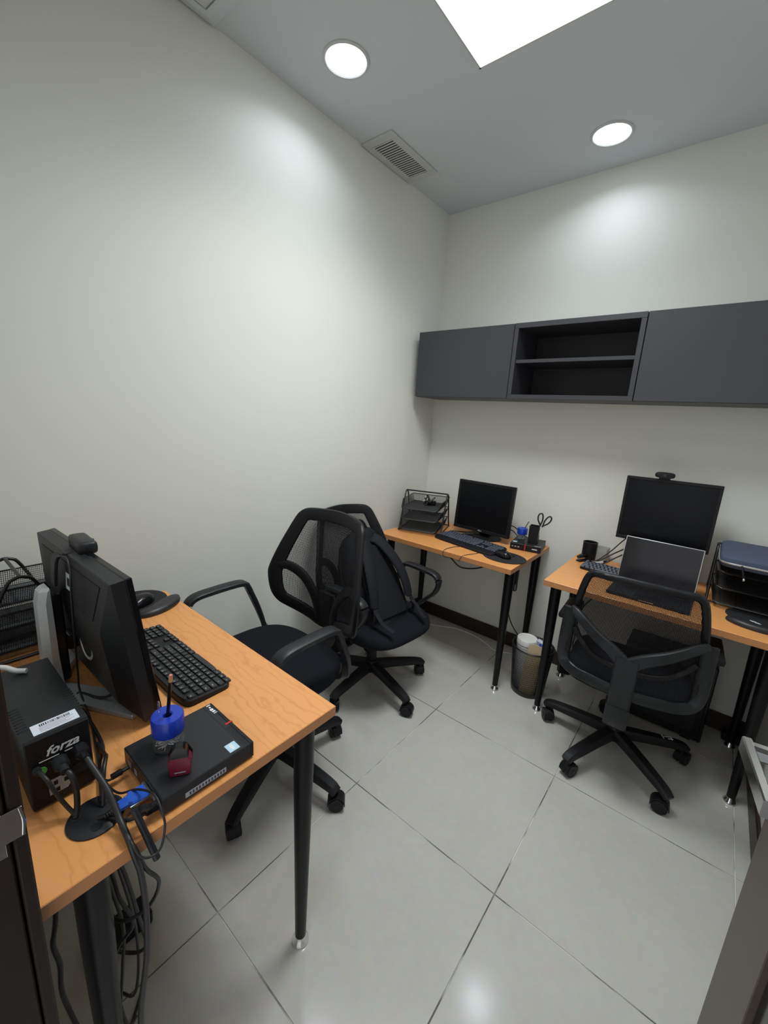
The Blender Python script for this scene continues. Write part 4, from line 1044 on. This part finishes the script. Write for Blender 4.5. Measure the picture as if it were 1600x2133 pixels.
for r_ in range(6):
    for k in range(15): box(bm, (-.136 + k * .0182, .080 - r_ * .0185 - .015, .0146), (-.136 + k * .0182 + .0155, .080 - r_ * .0185, .0162))
o = fin(bm, 'keys', M_plas3k, lp, 0); o['kind'] = 'stuff'
bm = BM(); box(bm, (-.050, -.095, .0146), (.050, -.038, .0154)); fin(bm, 'touchpad', M_plas, lp, 0)
bm = BM(); box(bm, (-.028, -ld / 2 - .0006, .007), (.028, -ld / 2 + .001, .010)); fin(bm, 'front_light_strip', M_silver, lp, 0)
lid = Matrix.Translation((0, ld / 2 - .002, .014)) @ Matrix.Rotation(R(-14), 4, 'X')
bm = BM(); box(bm, (-lw / 2, 0, .002), (lw / 2, .007, .212), .003, lid, 2); ld_o = fin(bm, 'lid', M_silver, lp)
bm = BM(); box(bm, (-lw / 2 + .0035, -.0012, .006), (lw / 2 - .0035, .001, .2085), .0005, lid); fin(bm, 'screen', M_screen, ld_o, 0)
bm = BM(); cyl(bm, (-.13, ld / 2 - .003, .014), (.13, ld / 2 - .003, .014), .0055, n=12); fin(bm, 'hinge', M_plas, lp)
cup = thing('pen_cup', 'round black pen cup on the right-hand desk', 'pen cup', (1.165, -.092, Z))
bm = BM(); lathe(bm, [(.034, 0), (.036, .002), (.037, .100), (.0345, .100), (.034, .004), (0, .004)], 32); fin(bm, 'cup', M_plas, cup)
bm = BM(); lathe(bm, [(.0375, .096), (.0385, .098), (.0385, .102), (.034, .102)], 32, cap=False); fin(bm, 'rim', M_plas3, cup)
bx = thing('clear_box', 'small clear plastic box behind the round pen cup', 'box', (1.222, -.062, Z), R(-4))
bm = BM(); box(bm, (-.032, -.03, 0), (.032, .03, .002))
for lo, hi in (((-.032, -.03, .002), (.032, -.028, .078)), ((-.032, .028, .002), (.032, .03, .078)), ((-.032, -.028, .002), (-.030, .028, .078)), ((.030, -.028, .002), (.032, .028, .078))): box(bm, lo, hi)
fin(bm, 'tray', mat('frosted_plastic', (.62, .63, .60), .35, trans=.55), bx, 0)
bm = BM(); box(bm, (-.026, -.02, .002), (.024, .018, .058), .002); fin(bm, 'note_block', mat('note_paper', (.55, .55, .50), .7), bx)
sp = thing('stapler', 'small black stapler standing beside the round pen cup', 'stapler', (1.150, -.150, Z), R(62))
bm = BM(); box(bm, (-.034, -.013, 0), (.034, .013, .008), .002); box(bm, (.016, -.010, .008), (.034, .010, .026), .002); fin(bm, 'base', M_plas, sp)
bm = BM(); bar(bm, [(.034, 0, .030), (0, 0, .036), (-.034, 0, .026)], .022, .012); fin(bm, 'arm', M_plas3, sp)
bm = BM(); box(bm, (-.034, -.006, .014), (.020, .006, .022), .001); fin(bm, 'magazine', M_steel, sp)
cord('video_cable', 'black cable slanting from the right-hand monitor to the desk, upper one', [(1.36, -.10, Z + .20), (1.32, -.10, Z + .15), (1.27, -.10, Z + .075), (1.22, -.12, Z + .018), (1.19, -.13, Z + .005)], .0028)
cord('video_cable', 'black cable slanting from the right-hand monitor to the desk, middle one', [(1.42, -.09, Z + .15), (1.36, -.10, Z + .125), (1.30, -.11, Z + .08), (1.24, -.14, Z + .03), (1.21, -.155, Z + .006)], .0036)
cord('video_cable', 'black cable slanting from the right-hand monitor to the desk, lower one', [(1.42, -.08, Z + .12), (1.36, -.095, Z + .095), (1.30, -.12, Z + .05), (1.255, -.145, Z + .012), (1.23, -.165, Z + .006)], .0036)
mk = thing('marker_pen', 'white-capped pen lying behind the half hidden keyboard', 'pen', (1.225, -.150, Z + .006), (0, 0, R(38)))
bm = BM(); cyl(bm, (-.03, 0, 0), (.03, 0, .010), .0055, n=12); fin(bm, 'barrel', M_white, mk)
bm = BM(); cyl(bm, (.03, 0, .010), (.05, 0, .0135), .0058, n=12); fin(bm, 'cap', M_plas3, mk)
gel_mouse_pad('black mouse pad with printed wrist rest on the right-hand desk', (1.868, -.430, Z), R(-8), True)
letter_tray('black wire letter tray carrying a blue laptop sleeve', (1.840, -.180, Z), 0, .276, .262, .245, .045)
sl = thing('laptop_sleeve', 'slate blue padded laptop sleeve on top of the right-hand letter tray', 'sleeve', (1.842, -.268, Z + .207), (R(2.5), 0, R(0))); sl.scale = (1, 1, 1.45)
bm = BM(); rings(bm, [superring(.262 * s, .315 * s2, z, 48, 8) for s, s2, z in ((.965, .97, 0), (1.0, 1.0, .006), (1.0, 1.0, .020), (.985, .988, .026), (.93, .94, .029), (.4, .4, .031))]); fin(bm, 'sleeve_body', M_navy, sl, 50)
bm = BM(); P_ = superring(.268, .321, .013, 60, 8); tube(bm, [tuple(v) for v in P_], .0028, 6, closed=True, smooth=False); fin(bm, 'zip', M_silver, sl, 60)
bm = BM(); tube(bm, [(-.060, -.162, .012), (-.053, -.175, -.002), (-.048, -.186, -.016)], .0035, 6); fin(bm, 'zip_pull', M_plas, sl, 60)
bm = BM(); bmesh.ops.create_icosphere(bm, subdivisions=2, radius=.0045, matrix=Matrix.Translation((-.047, -.189, -.019))); fin(bm, 'zip_bead', M_chrome, sl, 60)
# desktop tower standing sideways below
tw = thing('computer_tower', 'black computer tower on the floor below the right-hand desk', 'computer', (1.625, -.125, 0))
bm = BM(); box(bm, (-.185, -.088, .012), (.178, .088, .41), .004)
for sx in (-1, 1): box(bm, (sx * .13 - .02, -.08, 0), (sx * .13 + .02, .08, .014))
fin(bm, 'case', M_plas, tw)
bm = BM(); box(bm, (.172, -.090, .010), (.190, .090, .414), .005); fin(bm, 'front_panel', M_plas3, tw)
bm = BM(); box(bm, (-.15, -.0895, .05), (.15, -.0875, .37), .001); fin(bm, 'side_panel', M_plas2, tw)
bm = BM(); box(bm, (1.895, -.085, 0), (1.975, -.025, .035), .006); tag(fin(bm, 'power_adapter', M_plas), 'black power adapter on the floor in the right back corner', 'adapter')
cord('power_cable', 'black cable hanging behind the right-hand desk leg near the bin', [(1.30, -.05, .716), (1.24, -.04, .55), (1.17, -.04, .42), (1.16, -.05, .22), (1.17, -.06, .06), (1.20, -.07, .006), (1.32, -.10, .006)], .0036)
bm = BM(); box(bm, (1.10, -.075, 0), (1.17, -.030, .085), .005); tag(fin(bm, 'power_adapter', M_plas), 'black plug-in adapter on the floor behind the waste bin', 'adapter')

# ------------------------------------------------------------------ backpack leaning on the chair by the left wall
bp = thing('backpack', 'black backpack with straps leaning on the chair by the left wall', 'backpack', (.352 + .150 * math.cos(R(-5)), -.959 + .150 * math.sin(R(-5)) - .005, .437), (R(31), 0, R(-95))); bp.scale = (1.06, 1.0, 1.07)
# local: +y = front of chair (strap side), z up along the pack
from mathutils import noise as _nz
bm = BM(); rs = []; bh = .475
prof = ((0, .24, .14), (.03, .28, .175), (.12, .305, .20), (.30, .31, .205), (.55, .30, .19), (.75, .27, .165), (.88, .23, .135), (.96, .17, .10), (1.0, .10, .05))
for i in range(41):
    s_ = i / 40
    for k in range(len(prof) - 1):
        if prof[k][0] <= s_ <= prof[k + 1][0]:
            f_ = (s_ - prof[k][0]) / (prof[k + 1][0] - prof[k][0]); w_ = prof[k][1] + (prof[k + 1][1] - prof[k][1]) * f_; d_ = prof[k][2] + (prof[k + 1][2] - prof[k][2]) * f_; break
    ring = superring(w_, d_, bh * s_, 64, 3.2, 0, -d_ / 2); c_ = Vector((0, -d_ / 2, bh * s_))
    for v in ring:
        n_ = (v - c_).normalized(); q_ = Vector((v.x * 11, v.y * 11, v.z * 16))
        v += n_ * (.010 * _nz.noise(q_) + .006 * abs(_nz.noise(q_ * 2.3 + Vector((3, 1, 7)))))
    rs.append(ring)
rings(bm, rs); body = fin(bm, 'body', M_bag, bp, 60)
bm = BM(); rs = []   # front pocket against the chair back
for s, w_, d_ in ((0, .20, .04), (.06, .24, .06), (.5, .25, .065), (.9, .22, .05), (1, .16, .02)):
    rs.append(superring(w_, d_, .04 + .24 * s, 32, 3.5, 0, -.205))
rings(bm, rs); fin(bm, 'front_pocket', M_bag, bp, 60)
bm = BM(); rs = []   # padded back panel
for s, w_ in ((0, .20), (.08, .235), (.5, .235), (.9, .18), (1, .12)):
    rs.append(superring(w_, .026, .03 + .35 * s, 28, 3, 0, .004))
rings(bm, rs); fin(bm, 'back_panel', M_bag, bp, 60)
for s in (-1, 1):
    bm = BM()
    bar(bm, [(s * .035, -.02, .425), (s * .050, .018, .400), (s * .075, .045, .330), (s * .100, .058, .240), (s * .112, .052, .160), (s * .118, .036, .100)], lambda q: .068 - .016 * q, .018, up=(0, 1, .1), bev=.35); sh = fin(bm, 'shoulder_strap', M_strap, bp, 50)
    bm = BM(); bar(bm, [(s * .118, .038, .105), (s * .128, .040, .065), (s * .135, .020, .030), (s * .130, -.02, .012)], .024, .003, up=(0, 1, .3)); fin(bm, 'webbing', M_strap, sh, 0)
    bm = BM(); box(bm, (s * .118 - .016, .032, .088), (s * .118 + .016, .046, .112), .003); fin(bm, 'buckle', M_plas, sh)
    bm = BM(); bar(bm, [(s * .125, .042, .068), (s * .128, .060, .030), (s * .118, .080, -.006), (s * .112, .105, -.030)], .022, .0025, up=(0, 1, .5)); fin(bm, 'strap_tail', M_strap, sh, 0)
bm = BM(); tube(bm, [(-.042, -.030, .455), (-.038, -.030, .492), (-.018, -.026, .520), (.018, -.026, .520), (.038, -.030, .492), (.042, -.030, .455)], .012, 8, 5, flat=.55); fin(bm, 'grab_handle', M_strap, bp, 60)
for x in (-1, 1):
    bm = BM(); tube(bm, [(x * .150, -.10, .03), (x * .158, -.105, .16), (x * .152, -.10, .28), (x * .125, -.085, .38), (x * .06, -.06, .437)], .0035, 6, 5); fin(bm, 'side_zip', M_strap, bp, 60)
